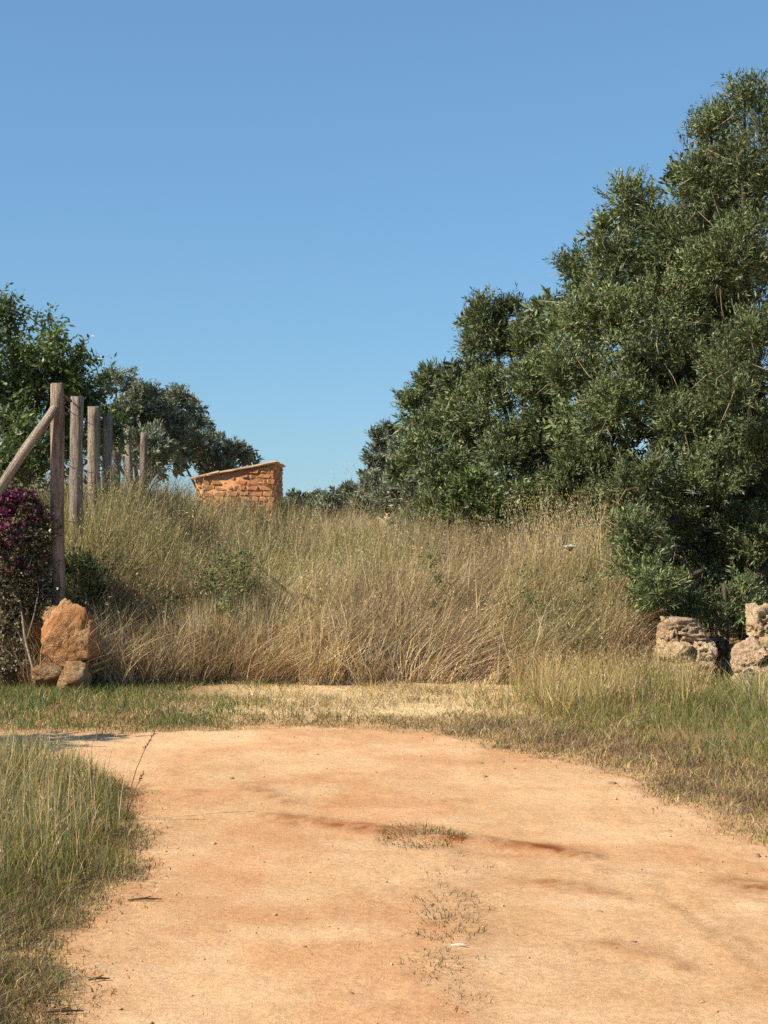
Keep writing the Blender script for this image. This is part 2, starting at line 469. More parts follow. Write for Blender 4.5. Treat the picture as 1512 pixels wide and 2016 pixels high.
def tall_grass(n, x0, x1, y0, y1, hmin, hmax, w, weights_top, weights_base, power=1.0, edge=True, spread=0.13, loose=0.4, per=46, radius=0.11):
    """tussocks (blades fanning out of a shared crown, alike in colour and lean) among loose blades"""
    nt_ = max(2, int(n * (1 - loose) / per))
    tx, ty = scatter(nt_, x0, x1, y0, y1, power)
    tl = np.stack([RNG.normal(0.05, 0.17, nt_), RNG.normal(-0.04, 0.14, nt_)], 1)
    th = RNG.uniform(0.62, 1.2, nt_)
    tc1, tc0 = pick(nt_, weights_top), pick(nt_, weights_base)
    k = np.concatenate([RNG.integers(0, nt_, int(n * (1 - loose))), -np.ones(int(n * loose), int)])
    x, y = scatter(len(k), x0, x1, y0, y1, power)
    m = k >= 0
    off2 = RNG.normal(0, radius, (len(k), 2))
    x[m] = tx[k[m]] + off2[m, 0]; y[m] = ty[k[m]] + off2[m, 1]
    ok = (x < 2.28 * np.maximum(y, 13.9) / 14.0 + 0.12 * vnoise(y * 4, x * 0, seed=66)) | (y > 21)
    ok &= (x > -3.25 - 0.03 * (y - 13)) | (y > 15.5)
    if edge: ok &= y > front_edge(x)
    x, y, k, m, off2 = x[ok], y[ok], k[ok], m[ok], off2[ok]
    N = len(x)
    h = RNG.uniform(hmin, hmax, N); h[m] *= th[k[m]]
    h *= 0.93 + 0.16 * fbm(x * 0.9, y * 0.9, seed=63, octaves=2)
    h *= 0.55 + 0.45 * smooth(0.0, 1.1, y - front_edge(x))
    q_ = x / y; h *= 1 - 0.16 * smooth(-0.145, -0.115, q_) * smooth(-0.05, -0.075, q_)      # lower growth on the way to the hut
    
    lean = lean_field(x, y) + RNG.normal(0, spread, (N, 2))
    lean[m] += tl[k[m]] + off2[m] * 1.1
    c0 = pick(N, weights_base, 0.45); c1 = pick(N, weights_top, 0.45)
    c1[m] = c1[m] * 0.5 + tc1[k[m]] * 0.5; c0[m] = c0[m] * 0.6 + tc0[k[m]] * 0.4
    g = smooth(0.0, 0.55, fbm(x * 0.8, y * 0.8, seed=64, octaves=3) + 0.5 * smooth(-1.2, -2.6, x) + 0.12)[:, None] * 0.75
    gc = pick(N, dict(olive=3, lime=4, green=1), 0.4)
    c1 = c1 * (1 - g) + gc * g; c0 = c0 * (1 - g * 0.4) + gc * g * 0.4
    mv = smooth(0.05, 0.45, fbm(x * 0.9 + 9, y * 0.9, seed=65, octaves=3))[:, None] * 0.65
    c1 = c1 * (1 - mv) + pick(N, dict(mauve=2, brown=1.5)) * mv
    return x, y, h, lean, c0, c1, np.full(N, w) * RNG.uniform(0.6, 1.35, N)

def seed_heads(bag, tips, lean, c, n_sp=7, size=0.022, spread=0.09, droop=True, tousle=0.35):
    """loose nodding panicles: spikelets hung round the top of each stalk"""
    N = len(tips)
    k = n_sp
    t = RNG.uniform(0, 1, (N, k))
    off = RNG.normal(0, 1, (N, k, 3)) * np.array([1, 1, 0.2]) * (spread * 0.30)
    off[..., :2] += lean[:, None, :] * (-spread * 1.2 * t)[..., None]
    off[..., 2] += -t * spread * 1.8
    p = (tips[:, None, :] + off).reshape(-1, 3)
    d = unit(RNG.normal(0, tousle, (N * k, 3)) + np.array([0.15, 0, -1.0 if droop else 1.0]))
    nrm = unit(RNG.normal(0, 1, (N * k, 3)))
    cc = np.repeat(c, k, 0) * RNG.uniform(0.8, 1.25, (N * k, 1))
    bag.leaves(p, d, nrm, RNG.uniform(0.7, 1.3, N * k) * size, RNG.uniform(0.7, 1.2, N * k) * size * 0.24, cc)

def crown_sprigs(bag, centre, R, n_sprig, leaves_per, L, w, cols, up=0.5, sprig=0.22, squash=0.9, shell=0.42, spread=0.8, tint=1.0):
    L, w, spread, sprig = L * RNG.uniform(0.8, 1.2), w * RNG.uniform(0.85, 1.15), spread * RNG.uniform(0.75, 1.5), sprig * RNG.uniform(0.75, 1.3)
    v = unit(RNG.normal(0, 1, (n_sprig, 3)))
    rad = RNG.uniform(0, 1, n_sprig) ** shell
    bump = 1 + 0.22 * fbm(v[:, 0] * 2 + centre[0] * 3, v[:, 1] * 2 + centre[1] * 3, v[:, 2] * 2 + centre[2] * 3, seed=91, octaves=2)
    p0 = np.array(centre) + v * (rad * bump)[:, None] * max(R - 0.45 * sprig, 0.35 * R) * np.array([1, 1, squash])
    d = unit(v * 0.75 + np.array([0, 0, up]) + RNG.normal(0, 0.4, v.shape))
    sl = RNG.uniform(0.5, 1.3, n_sprig) * sprig
    t = (np.arange(leaves_per) + 0.4) / leaves_per
    P = p0[:, None, :] + d[:, None, :] * (sl[:, None] * t[None, :])[..., None]
    perp = unit(np.cross(d[:, None, :], RNG.normal(0, 1, (n_sprig, leaves_per, 3))))
    D = unit(d[:, None, :] * 0.75 + perp * spread + RNG.normal(0, 0.12, perp.shape))
    Nn = unit(RNG.normal(0, 1, D.shape) + np.array([0, 0, 0.7]))
    n = n_sprig * leaves_per
    ci = RNG.choice(len(cols), (n_sprig, leaves_per), p=np.array([k[0] for k in cols]) / sum(k[0] for k in cols))
    C = np.array([k[1] for k in cols])[ci] * RNG.uniform(0.75, 1.25, (n_sprig, 1, 1)) * RNG.uniform(0.8, 1.2, (n_sprig, leaves_per, 1)) * tint
    bag.leaves(P.reshape(-1, 3), D.reshape(-1, 3), Nn.reshape(-1, 3), RNG.uniform(0.7, 1.25, n) * L, RNG.uniform(0.75, 1.2, n) * w, C.reshape(-1, 3), 0.12)
    return p0, d, sl

field = Bag()
TOP = dict(straw=4, olive=2, gold=1.2, brown=0.7, mauve=1.6, pale=4.4, lime=2, grey=3); BASE = dict(straw=3, pale=3.4, gold=1, brown=1, dead=0.8, grey=2, mauve=1)
for args, kw, nseg, heads in (((44000, -4.0, 2.9, 13.2, 16.5, 0.62, 1.38, 0.0105, TOP, BASE, 1.3), {}, 3, 3), ((26000, -4.8, 4.6, 16.0, 23.0, 0.9, 1.38, 0.009, TOP, BASE), dict(edge=False), 3, 4), ((22000, -8.0, 8.0, 22.0, 48.0, 0.9, 1.4, 0.016, TOP, BASE), dict(edge=False), 2, 0)):
    x, y, h, lean, c0, c1, w = tall_grass(*args, **kw)
    tips = field.ribbons(with_z(x, y), h, lean, w, c0, c1, nseg, 2.0, RNG.normal(0, 0.03, (len(x), 2)))
    if heads:                                             # fuzzy ripe heads on part of the blades
        sel = slice(None, None, heads)
        seed_heads(field, tips[sel], lean[sel], c1[sel] * RNG.uniform(0.6, 1.6, (len(tips[sel]), 1)), 5, 0.036, 0.12, True, 0.9)
for n_, x0, x1, y0, y1 in ((9000, 3.2, 9.0, 14.6, 24.0),):
    x, y = scatter(n_, x0, x1, y0, y1); c = pick(n_, TOP, 0.4)
    field.ribbons(with_z(x, y), RNG.uniform(0.5, 1.1, n_), RNG.normal(0.05, 0.2, (n_, 2)), RNG.uniform(0.008, 0.016, n_), c, c, 2)
field.build('tall_dry_grass', M_grass, kind='stuff')
tag(bpy.data.objects['tall_dry_grass'], 'mass of tall dry wild grass filling the overgrown field', 'grass')

oats = Bag()
for n, y0, y1, wd, sz in ((5200, 13.3, 16.5, 0.0045, 0.026), (3000, 16.0, 22.0, 0.006, 0.030), (2200, 22.0, 40.0, 0.011, 0.045)):
    x, y, h, lean, c0, c1, w = tall_grass(n, -4.6 if y1 < 20 else -7, 4.0 if y1 < 20 else 7, y0, y1, 1.05, 1.62, wd, dict(pale=3, straw=3, gold=1), dict(straw=2, pale=1, olive=1), 1.0, y0 < 14, 0.2, 0.75, 14, 0.16)
    h = h * (1 + 0.22 * smooth(0.9, 1.8, x) * (y < 18) * RNG.uniform(0, 1, len(x)) + 0.12 * RNG.uniform(-1, 1, len(x)))
    c1 = pick(len(x), dict(pale=3, straw=2, grey=1))
    tips = oats.ribbons(with_z(x, y), h, lean, w, c0, c1, 4, 2.4)
    seed_heads(oats, tips[::2], lean[::2], c1[::2] * 0.8, 6, sz * 0.85, 0.10)
n = 7000                                              # long bleached straws, some broken and leaning across the rest
x = RNG.uniform(-3.1, 2.3, n); y = front_edge(x) + 0.05 + 1.6 * RNG.uniform(0, 1, n) ** 1.3
lean = lean_field(x, y) * 0.9 + RNG.normal(0, 0.33, (n, 2)) * np.array([1, 0.5])
c = pick(n, dict(pale=5, straw=3, gold=1))
tips = oats.ribbons(with_z(x, y), RNG.uniform(0.35, 1.35, n) * (0.62 + 0.38 * smooth(0, 0.9, y - front_edge(x))), lean, RNG.uniform(0.006, 0.0125, n), c, c * 1.05, 3, 1.4, RNG.normal(0, 0.03, (n, 2)))
n = 1500                                              # upright bleached stems standing at the left front
x = RNG.normal(-1.5, 0.22, n); y = front_edge(x) + RNG.uniform(0.0, 0.5, n); lean = RNG.normal(0, 0.10, (n, 2)); c = pick(n, dict(pale=3, straw=2, grey=1))
oats.ribbons(with_z(x, y), RNG.uniform(0.35, 0.9, n), lean, RNG.uniform(0.005, 0.009, n), c, c, 3, 1.5)
n = 420                                               # taller pale clump in front of the dark olive
x = RNG.normal(1.95, 0.33, n); y = RNG.uniform(14.6, 16.2, n); lean = RNG.normal(0, 0.13, (n, 2)); c = pick(n, dict(pale=3, straw=2, grey=1))
tips = oats.ribbons(with_z(x, y), RNG.uniform(1.15, 1.75, n), lean, np.full(n, 0.0055), c, c, 4, 2.2); seed_heads(oats, tips, lean, c, 9, 0.026, 0.12)
n = 26                                                # a few feathery plumes against the sky
x = RNG.normal(-0.40, 0.16, n); y = RNG.uniform(16.5, 17.6, n); lean = RNG.normal(0, 0.14, (n, 2)); c = pick(n, dict(pale=1, grey=1))
tips = oats.ribbons(with_z(x, y), RNG.uniform(1.5, 1.95, n), lean, np.full(n, 0.004), c, c, 4, 2.2); seed_heads(oats, tips, lean, c, 12, 0.02, 0.13)
oats.build('wild_oat_stalks', M_grass, kind='stuff')
tag(bpy.data.objects['wild_oat_stalks'], 'pale wild oat stalks with nodding seed heads rising above the field grass', 'grass')

weeds = Bag()                                         # leafy green weeds among the grass of the bank
for k in range(64):
    wx = RNG.uniform(-3.0, -1.3) if k < 54 else RNG.uniform(-1.2, 2.0); wy = front_edge(np.array([wx]))[0] + RNG.uniform(0.05, 1.0)
    zz = T1(wx, wy); hh = RNG.uniform(0.35, 1.05)
    for q in np.linspace(0.35, 1.0, 4):
        crown_sprigs(weeds, np.array([wx + RNG.normal(0, 0.05), wy, zz + hh * q]), RNG.uniform(0.08, 0.14), 12, 7, 0.05, 0.014, [(3, (0.15, 0.175, 0.065)), (2, (0.20, 0.21, 0.09)), (1, (0.26, 0.25, 0.15))], 0.6, 0.12, spread=0.9)
    weeds.tube([(wx, wy, zz - 0.02), (wx + 0.02, wy, zz + hh * 0.5), (wx, wy, zz + hh)], [0.004, 0.003, 0.002], (0.13, 0.15, 0.06), 3)
weeds.build('green_weeds', M_green, kind='stuff')
tag(bpy.data.objects['green_weeds'], 'leafy green weeds standing among the dry grass near the fence', 'weeds')
thatch = Bag()
n = 24000
x, y = scatter(n, -3.1, 2.5, 0, 1.3, 1.4); y = y + front_edge(x) - 0.18 - 0.35 * smooth(-1.7, -2.3, x)
h = RNG.uniform(0.12, 0.74, n) * (0.75 + 0.5 * smooth(-0.4, 0.5, fbm(x * 2.2, y * 2.2, seed=67)))
lean = lean_field(x, y) * 1.6 + 0.5 * np.stack([fbm(x * 1.5, y * 1.5, seed=68), fbm(x * 1.5, y * 1.5, seed=69)], 1) + RNG.normal(0, 0.45, (n, 2))
c = pick(n, dict(brown=2.2, dead=1.2, mauve=3.5, straw=3, grey=3, pale=3, gold=1))
c *= (0.9 + 0.5 * smooth(-0.35, 0.35, fbm(x * 1.8, y * 1.8, seed=70)))[:, None]
thatch.ribbons(with_z(x, y), h, lean, RNG.uniform(0.004, 0.010, n), c, c, 3, 1.6, RNG.normal(0, 0.09, (n, 2)))
thatch.build('dead_grass_thatch', M_grass, kind='stuff')
tag(bpy.data.objects['dead_grass_thatch'], 'tangled brown dead stalks along the foot of the tall grass', 'grass')

def verge(n, x0, x1, y0, y1, dens, hfun, weights, wd, spread, lean0=(0, 0), seg=2):
    x, y = scatter(n, x0, x1, y0, y1)
    ok = RNG.uniform(0, 1, n) < dens(x, y); x, y = x[ok], y[ok]
    h = hfun(x, y) * RNG.uniform(0.5, 1.2, len(x))
    lean = RNG.normal(0, spread, (len(x), 2)) + np.array(lean0)
    c = pick(len(x), weights)
    return with_z(x, y, 0.006), h, lean, RNG.uniform(0.6, 1.3, len(x)) * wd, c

off = lambda x, y: -road_sd(x, y)
def along(n, i0, i1, lo, hi, power=1.0):
    """points strewn beside the road edge between two of its corners, lo..hi metres outside it"""
    P = ROAD[i0:i1 + 1]; L = np.linalg.norm(np.diff(P, axis=0), axis=1)
    u = RNG.uniform(0, L.sum(), n); cum = np.concatenate([[0], np.cumsum(L)])
    k = np.clip(np.searchsorted(cum, u) - 1, 0, len(L) - 1); t = (u - cum[k]) / L[k]
    p = P[k] + (P[k + 1] - P[k]) * t[:, None]; dr = (P[k + 1] - P[k]) / L[k][:, None]
    o = lo + (hi - lo) * RNG.uniform(0, 1, n) ** power
    return p[:, 0] - dr[:, 1] * -o * -1, p[:, 1] + dr[:, 0] * o
def edge_turf(bag, n, i0, i1, lo, hi, hh, weights, wd, spread, power, seed, gap=0.5):
    x, y = along(n, i0, i1, lo, hi, power)
    o = off(x, y)
    dn = (0.05 + 0.95 * smooth(-0.16, 0.14, o)) * smooth(-0.4, -0.1, o) * (1 - gap + gap * smooth(-0.3, 0.35, fbm(x * 4, y * 4, seed=seed)))
    ok = RNG.uniform(0, 1, n) < dn; x, y, o = x[ok], y[ok], o[ok]
    c = pick(len(x), weights) * (0.8 + 0.4 * smooth(-0.4, 0.4, fbm(x * 3, y * 3, seed=seed + 1)))[:, None]
    bag.ribbons(with_z(x, y, 0.004), RNG.uniform(0.5, 1.4, len(x)) * (hh[0] + (hh[1] - hh[0]) * smooth(-0.05, 0.4, o)), RNG.normal(0, spread, (len(x), 2)) + [0.08, 0], RNG.uniform(0.6, 1.4, len(x)) * wd, c, c, 2)
# straw-strewn strip in front of the field
strip = Bag()
b, h, l, w, c = verge(40000, -3.2, 2.4, 10.5, 13.9, lambda x, y: smooth(-0.06, 0.30, off(x, y)) * (0.35 + 0.65 * smooth(-0.4, 0.3, fbm(x * 2, y * 2, seed=71))) * (0.25 + 0.75 * smooth(-2.4, -0.9, x + 0.5 * vnoise(x * 2, y * 2, seed=72))) * smooth(2.5, 1.3, x + 0.4 * vnoise(x * 2, y * 2, seed=172)),
                      lambda x, y: 0.085 + 0.06 * vnoise(x * 2.5, y * 2.5, seed=73), dict(pale=3, straw=4, gold=1.4, grey=1.4, brown=1.6, olive=1, mauve=1), 0.0065, 1.1)
strip.ribbons(b, h, l, w, c * 0.95, c, 2)
strip.build('mown_straw', M_grass, kind='stuff')
tag(bpy.data.objects['mown_straw'], 'short mown straw littering the strip between track and tall grass', 'grass')

green = Bag()
b, h, l, w, c = verge(32000, -4.4, -0.4, 10.6, 13.7, lambda x, y: smooth(-0.02, 0.22, off(x, y)) * smooth(-0.95, -1.7, x + 0.6 * vnoise(x * 2, y * 2, seed=74)) * (0.35 + 0.65 * smooth(-0.4, 0.2, fbm(x * 2.5, y * 2.5, seed=75))),
                      lambda x, y: 0.085 + 0.05 * vnoise(x * 2, y * 2, seed=76), dict(green=5, lime=2, olive=2, sage=2, straw=0.8, brown=0.6), 0.0075, 0.5)
green.ribbons(b, h, l, w, c, c, 2)
green.build('short_green_grass', M_green, kind='stuff')
tag(bpy.data.objects['short_green_grass'], 'short green grass strip below the orange boulder', 'grass')

right = Bag()
b, h, l, w, c = verge(32000, 0.7, 4.2, 8.6, 14.2, lambda x, y: smooth(0.8, 2.0, x + 0.35 * fbm(x * 2, y * 2, seed=178, octaves=2)) * smooth(0.12, 0.75, off(x, y) + 0.15 * vnoise(x * 3, y * 3, seed=77)) * (0.3 + 0.7 * smooth(-0.5, 0.2, fbm(x * 1.8, y * 1.8, seed=78))),
                      lambda x, y: 0.05 + 0.15 * smooth(0.3, 1.2, off(x, y)) * smooth(13.4, 12.3, y) * (0.7 + 0.9 * smooth(-0.3, 0.5, fbm(x * 1.5, y * 1.5, seed=79, octaves=2))), dict(green=3, lime=1.6, olive=3, straw=2.6, sage=3, gold=1.2, brown=2, mauve=1), 0.0055, 0.5, (0.05, -0.05))
gm = smooth(1.7, 2.5, b[:, 0] + 0.5 * fbm(b[:, 0] * 1.5, b[:, 1] * 1.5, seed=179, octaves=2))[:, None] * 0.65
c = c * (1 - gm) + pick(len(c), dict(green=3, sage=4, lime=1, straw=1)) * gm
right.ribbons(b, h, l, w, c, c * np.array([1.2, 1.12, 1.0]), 3)
b, h, l, w, c = verge(9000, 0.9, 2.9, 11.3, 13.9, lambda x, y: smooth(2.75, 2.3, x) * smooth(1.0, 1.9, x + 0.3 * fbm(x * 3, y * 3, seed=180, octaves=2)) * smooth(0.25, 0.9, off(x, y)) * smooth(-0.3, 0.3, fbm(x * 1.6, y * 1.6, seed=80)),
                      lambda x, y: np.full(len(x), 0.42), dict(straw=4, pale=2, gold=3, olive=1.5), 0.005, 0.22, (0.06, -0.02))
tips = right.ribbons(b, h, l, w, c * 0.9, c, 3)
seed_heads(right, tips[::2], l[::2], c[::2], 5, 0.022, 0.06)
for k in range(75):                                     # rough tussocks in front of the wall
    tx = RNG.uniform(1.25, 3.6); ty = RNG.uniform(11.2, 13.2)
    if off(np.array([tx]), np.array([ty]))[0] < 0.5: continue
    n = int(RNG.integers(35, 80)); o2 = RNG.normal(0, 0.05, (n, 2)); hh = RNG.uniform(0.22, 0.46) * (0.75 if ty > 12.6 else 1.0)
    c = pick(n, dict(green=3, sage=3, lime=2, olive=2, straw=2) if RNG.uniform() < 0.4 + 0.25 * (tx - 1.6) else dict(straw=4, pale=3, olive=2, gold=1))
    right.ribbons(with_z(tx + o2[:, 0], ty + o2[:, 1]), RNG.uniform(0.5, 1.15, n) * hh, o2 * 6 + RNG.normal(0.05, 0.16, (n, 2)), RNG.uniform(0.005, 0.009, n), c * 0.9, c * 1.1, 3)
b, h, l, w, c = verge(7000, 3.8, 7.5, 4.5, 15.0, lambda x, y: smooth(0.2, 0.8, off(x, y)), lambda x, y: np.full(len(x), 0.2), dict(green=3, olive=3, straw=3, sage=2, brown=2), 0.010, 0.5)
right.ribbons(b, h, l, w, c, c, 2)
b, h, l, w, c = verge(9000, 2.3, 4.6, 3.5, 9.2, lambda x, y: smooth(0.2, 0.8, off(x, y)), lambda x, y: np.full(len(x), 0.13), dict(olive=3, straw=3, sage=2, brown=4, mauve=2), 0.007, 0.5)
right.ribbons(b, h, l, w, c, c, 2)
right.build('green_verge_grass', M_green, kind='stuff')
tag(bpy.data.objects['green_verge_grass'], 'knee-high green and straw grass on the verge before the pale stone wall', 'grass')

mat_ = Bag()
EDGE_FAR = len(ROAD) - 13
edge_turf(mat_, 46000, len(ROAD) - 9, len(ROAD) - 2, -0.32, 0.75, (0.03, 0.075), dict(brown=3, dead=2, mauve=3.4, straw=2, olive=2.4, gold=1.2, lime=0.8, grey=1), 0.0055, 0.6, 1.15, 181, 0.45)
edge_turf(mat_, 16000, len(ROAD) - 14, len(ROAD) - 9, -0.2, 0.5, (0.025, 0.05), dict(brown=2, mauve=2, straw=3, olive=2, gold=1.5, green=0.8), 0.006, 0.6, 1.2, 183, 0.6)
b, h, l, w, c = verge(38000, 0.4, 3.4, 4.0, 11.4, lambda x, y: smooth(-0.16, 0.2, off(x, y)) * smooth(1.3, 0.5, off(x, y)) * (0.25 + 0.75 * smooth(-0.4, 0.3, fbm(x * 3, y * 3, seed=81))),
                      lambda x, y: 0.05 + 0.04 * smooth(0.0, 0.5, off(x, y)), dict(brown=3, dead=2.5, mauve=3, straw=1.6, olive=2, gold=1, lime=0.6), 0.0048, 0.6)
mat_.ribbons(b, h, l, w, c, c, 2)
b, h, l, w, c = verge(9000, -3.0, 1.0, 10.3, 11.6, lambda x, y: smooth(-0.22, 0.1, off(x, y)) * smooth(0.7, 0.2, off(x, y)) * smooth(-0.1, 0.4, fbm(x * 3, y * 3, seed=82)),
                      lambda x, y: np.full(len(x), 0.05), dict(brown=2, olive=2, mauve=2, straw=2, green=1), 0.006, 0.6)
mat_.ribbons(b, h, l, w, c, c, 2)
mat_.build('dead_verge_turf', M_grass, kind='stuff')
tag(bpy.data.objects['dead_verge_turf'], 'low brown withered turf edging the outside of the bend', 'grass')

# roadside grass on the inside of the bend
inner = Bag()
inn = lambda x, y: smooth(9.35, 8.6, y)
b, h, l, w, c = verge(52000, -2.9, -0.7, 4.4, 9.4, lambda x, y: smooth(-0.02, 0.22, off(x, y)) * inn(x, y) * (0.35 + 0.65 * smooth(-0.5, 0.2, fbm(x * 2.2, y * 2.2, seed=83))),
                      lambda x, y: (0.10 + 0.20 * smooth(0.05, 0.5, off(x, y)) + 0.06 * fbm(x * 2, y * 2, seed=84, octaves=2)) * (0.35 + 0.65 * smooth(5.3, 6.6, y)), dict(green=3, lime=1.8, sage=3.4, olive=3, straw=2, gold=1, brown=1.6), 0.0038, 0.3, (0.06, 0))
inner.ribbons(b, h, l, w, c, c * np.array([1.15, 1.1, 1.0]), 3)
b, h, l, w, c = verge(4200, -3.2, -0.9, 6.0, 9.4, lambda x, y: smooth(0.10, 0.5, off(x, y)) * inn(x, y),
                      lambda x, y: np.full(len(x), 0.40), dict(pale=3, straw=3, sage=2, gold=1), 0.0036, 0.14, (0.04, 0))
tips = inner.ribbons(b, h, l, w, c * 0.9, c, 4)
seed_heads(inner, tips[::2], l[::2], c[::2], 6, 0.015, 0.045)
inner.build('roadside_grass', M_green, kind='stuff')
tag(bpy.data.objects['roadside_grass'], 'clump of green roadside grass on the inside of the bend', 'grass')

inner2 = Bag()
edge_turf(inner2, 24000, 1, 5, 0.0, 1.0, (0.04, 0.11), dict(brown=3, dead=4, mauve=1.6, olive=3, green=1.6, gold=1), 0.0036, 0.6, 1.0, 187, 0.35)
edge_turf(inner2, 46000, 1, 8, -0.22, 0.5, (0.03, 0.07), dict(brown=3, dead=2.4, mauve=2.6, olive=2.4, straw=2, gold=1.4, lime=1, grey=1), 0.0052, 0.75, 1.0, 185, 0.45)
b, h, l, w, c = verge(34000, -2.6, -0.5, 3.4, 9.2, lambda x, y: smooth(-0.20, 0.10, off(x, y)) * smooth(0.9, 0.25, off(x, y) - 0.6 * smooth(6.4, 5.2, y)) * (0.15 + 0.85 * smooth(-0.35, 0.3, fbm(x * 4, y * 4, seed=85))),
                      lambda x, y: 0.035 + 0.05 * smooth(0.0, 0.35, off(x, y)), dict(brown=3, dead=3, mauve=2.4, olive=2, straw=1.6, gold=1.2, lime=0.6), 0.0034, 0.65, (0.06, 0))
inner2.ribbons(b, h, l, w, c, c, 2)
inner2.build('withered_roadside_turf', M_grass, kind='stuff')
tag(bpy.data.objects['withered_roadside_turf'], 'withered brown turf fringing the roadside grass clump', 'grass')

# tufts on the crown of the track
TUFTS = [(830, 1650, 0.15, 900, 0.035, 'low green patch of turf on the track beside the rust-red ridge'), (880, 1790, 0.11, 190, 0.032, 'widest of the small weed tufts along the crown of the track'), (885, 1838, 0.09, 210, 0.034, 'leafiest green tuft right behind the white twig'), (850, 1905, 0.08, 160, 0.032, 'dark green tuft on the track just before the white twig')]
for k in range(30):
    ty = RNG.uniform(1665, 2014); TUFTS.append((885 + (ty - 1665) * 0.05 + RNG.normal(0, 38 + (ty - 1665) * 0.07), ty, RNG.uniform(0.025, 0.07), int(RNG.integers(8, 46)), RNG.uniform(0.012, 0.028), None))
for tx, ty, r, n, hh, lab in TUFTS:
    gx, gy = W(tx, ty)
    base = np.array([gx, gy, T1(gx, gy)])
    o_ = thing('grass_tuft', lab or 'small withered grass tuft on the crown of the sandy track', 'grass tuft', base, None if lab else 'tufts along the crown of the track')
    a = RNG.uniform(0, 2 * math.pi, n); q = r * np.sqrt(RNG.uniform(0, 1, n))
    st = 1.6 if lab else 1.0
    x, y = gx + np.cos(a) * q * st * 0.9, gy + np.sin(a) * q * 1.9
    bg = Bag()
    c = pick(n, dict(olive=4, lime=1, green=2, brown=3, dead=2.5) if lab is None else dict(olive=4, green=4, dead=1)) * 0.6
    bg.ribbons(with_z(x, y, 0.004), RNG.uniform(0.4, 1.6, n) * hh, np.stack([np.cos(a), np.sin(a)], 1) * RNG.uniform(0.2, 1.9, (n, 1)) + RNG.normal(0, 0.4, (n, 2)), RNG.uniform(0.0025, 0.005, n), c, c, 2)
    bg.build('blades', M_green, o_, 'stuff')

# ------------------------------------------------------------------ trees
OLIVE = [(3, (0.074, 0.102, 0.036)), (3, (0.112, 0.142, 0.052)), (2, (0.155, 0.18, 0.074)), (1.8, (0.21, 0.235, 0.135)), (0.7, (0.26, 0.24, 0.085))]
GREY_OLIVE = [(3, (0.115, 0.135, 0.078)), (3, (0.16, 0.18, 0.112)), (2, (0.23, 0.25, 0.18))]
CAROB = [(3, (0.075, 0.11, 0.026)), (3, (0.11, 0.15, 0.038)), (1.5, (0.16, 0.19, 0.055)), (1.4, (0.17, 0.19, 0.12))]

def make_tree(label, base_px, lobes, dens, L, w, cols, mat, leaves_per=14, up=0.75, sprig=0.20, sub=8, back=1.2, twigs=0, group=None, name='olive_tree', trunk_r=0.14, spread=0.55, depth_jitter=1.0, back_scale=2.0):
    bx, bd = base_px
    base = np.array([(bx - 756) / F * bd, bd, 0.0]); base[2] = T1(base[0], base[1]) - 0.03
    tree = thing(name, label, 'tree', base, group)
    crown, wood, tw = Bag(), Bag(), Bag()
    fork = base + np.array([0, 0, 0.9])
    wood.tube([base - [0, 0, 0.1], base + [0.04, 0.02, 0.45], fork], [trunk_r * 1.35, trunk_r, trunk_r * 0.8], (1, 1, 1), 8)
    for (lx, ly, lr, ld) in lobes:
        ld = ld + RNG.uniform(-0.45, 0.45) * min(1.0, lr / 60) * depth_jitter
        c = px(lx, ly, ld); R = lr / F * ld * 0.95
        tint = RNG.uniform(0.8, 1.25)
        n_main = max(12, int(dens * 0.97 * R * max(R, min(0.36, R * 1.6)) * (0.55 if lx > 1560 or lx < -60 else 1.0)))
        crown_sprigs(crown, c, R * 0.86, int(n_main * 0.5), leaves_per, L, w, cols, up, sprig, tint=tint, spread=spread)
        for k in range(sub):                                       # smaller bosses give the crown its uneven outline
            v = unit(RNG.normal(0, 1, 3) + np.array([-0.15, -0.45, 0.3]))
            r2 = R * RNG.uniform(0.30, 0.5)
            crown_sprigs(crown, c + v * R * 0.72, r2, int(n_main * 0.75 / sub), leaves_per, L, w, cols, up, sprig * 0.9, tint=tint * RNG.uniform(0.85, 1.25), spread=spread)
        if back > 0:                                               # the depth of the crown behind
            c2 = c + np.array([RNG.uniform(-0.2, 0.2), back + R * 0.8, RNG.uniform(-0.25, 0.05)])
            if c2[2] - R * 0.6 > 0.4:
                crown_sprigs(crown, c2, R * 1.05, int(n_main * 0.20), leaves_per, L * back_scale, w * back_scale * 1.25, cols, up, sprig, tint=tint)
        m1 = fork * 0.55 + c * 0.45 + RNG.normal(0, 0.12, 3) + [0, 0.2, 0]
        rr = trunk_r * 0.42
        wood.tube([fork, m1, c * 0.8 + m1 * 0.2 + RNG.normal(0, 0.05, 3), c + unit(c - fork) * R * 0.5], [rr, rr * 0.6, rr * 0.35, rr * 0.1], (1, 1, 1), 5)
        if twigs:
            for k in range(int(twigs * R * 10)):
                v = unit(RNG.normal(0, 1, 3) + np.array([-0.3, -0.9, 0.3]))
                a = c + v * R * 0.6; e = c + v * R * 1.1 + RNG.normal(0, 0.12, 3)
                tw.tube([a, (a + e) / 2 + RNG.normal(0, 0.03, 3), e], [0.006, 0.005, 0.002], (0.30, 0.24, 0.15), 3)
    crown.build('crown', mat, tree, kind='stuff')
    wood.build('trunk', M_bark, tree, smooth_shade=True)
    if tw.n: tw.build('twigs', M_twig, tree, kind='stuff')
    return tree

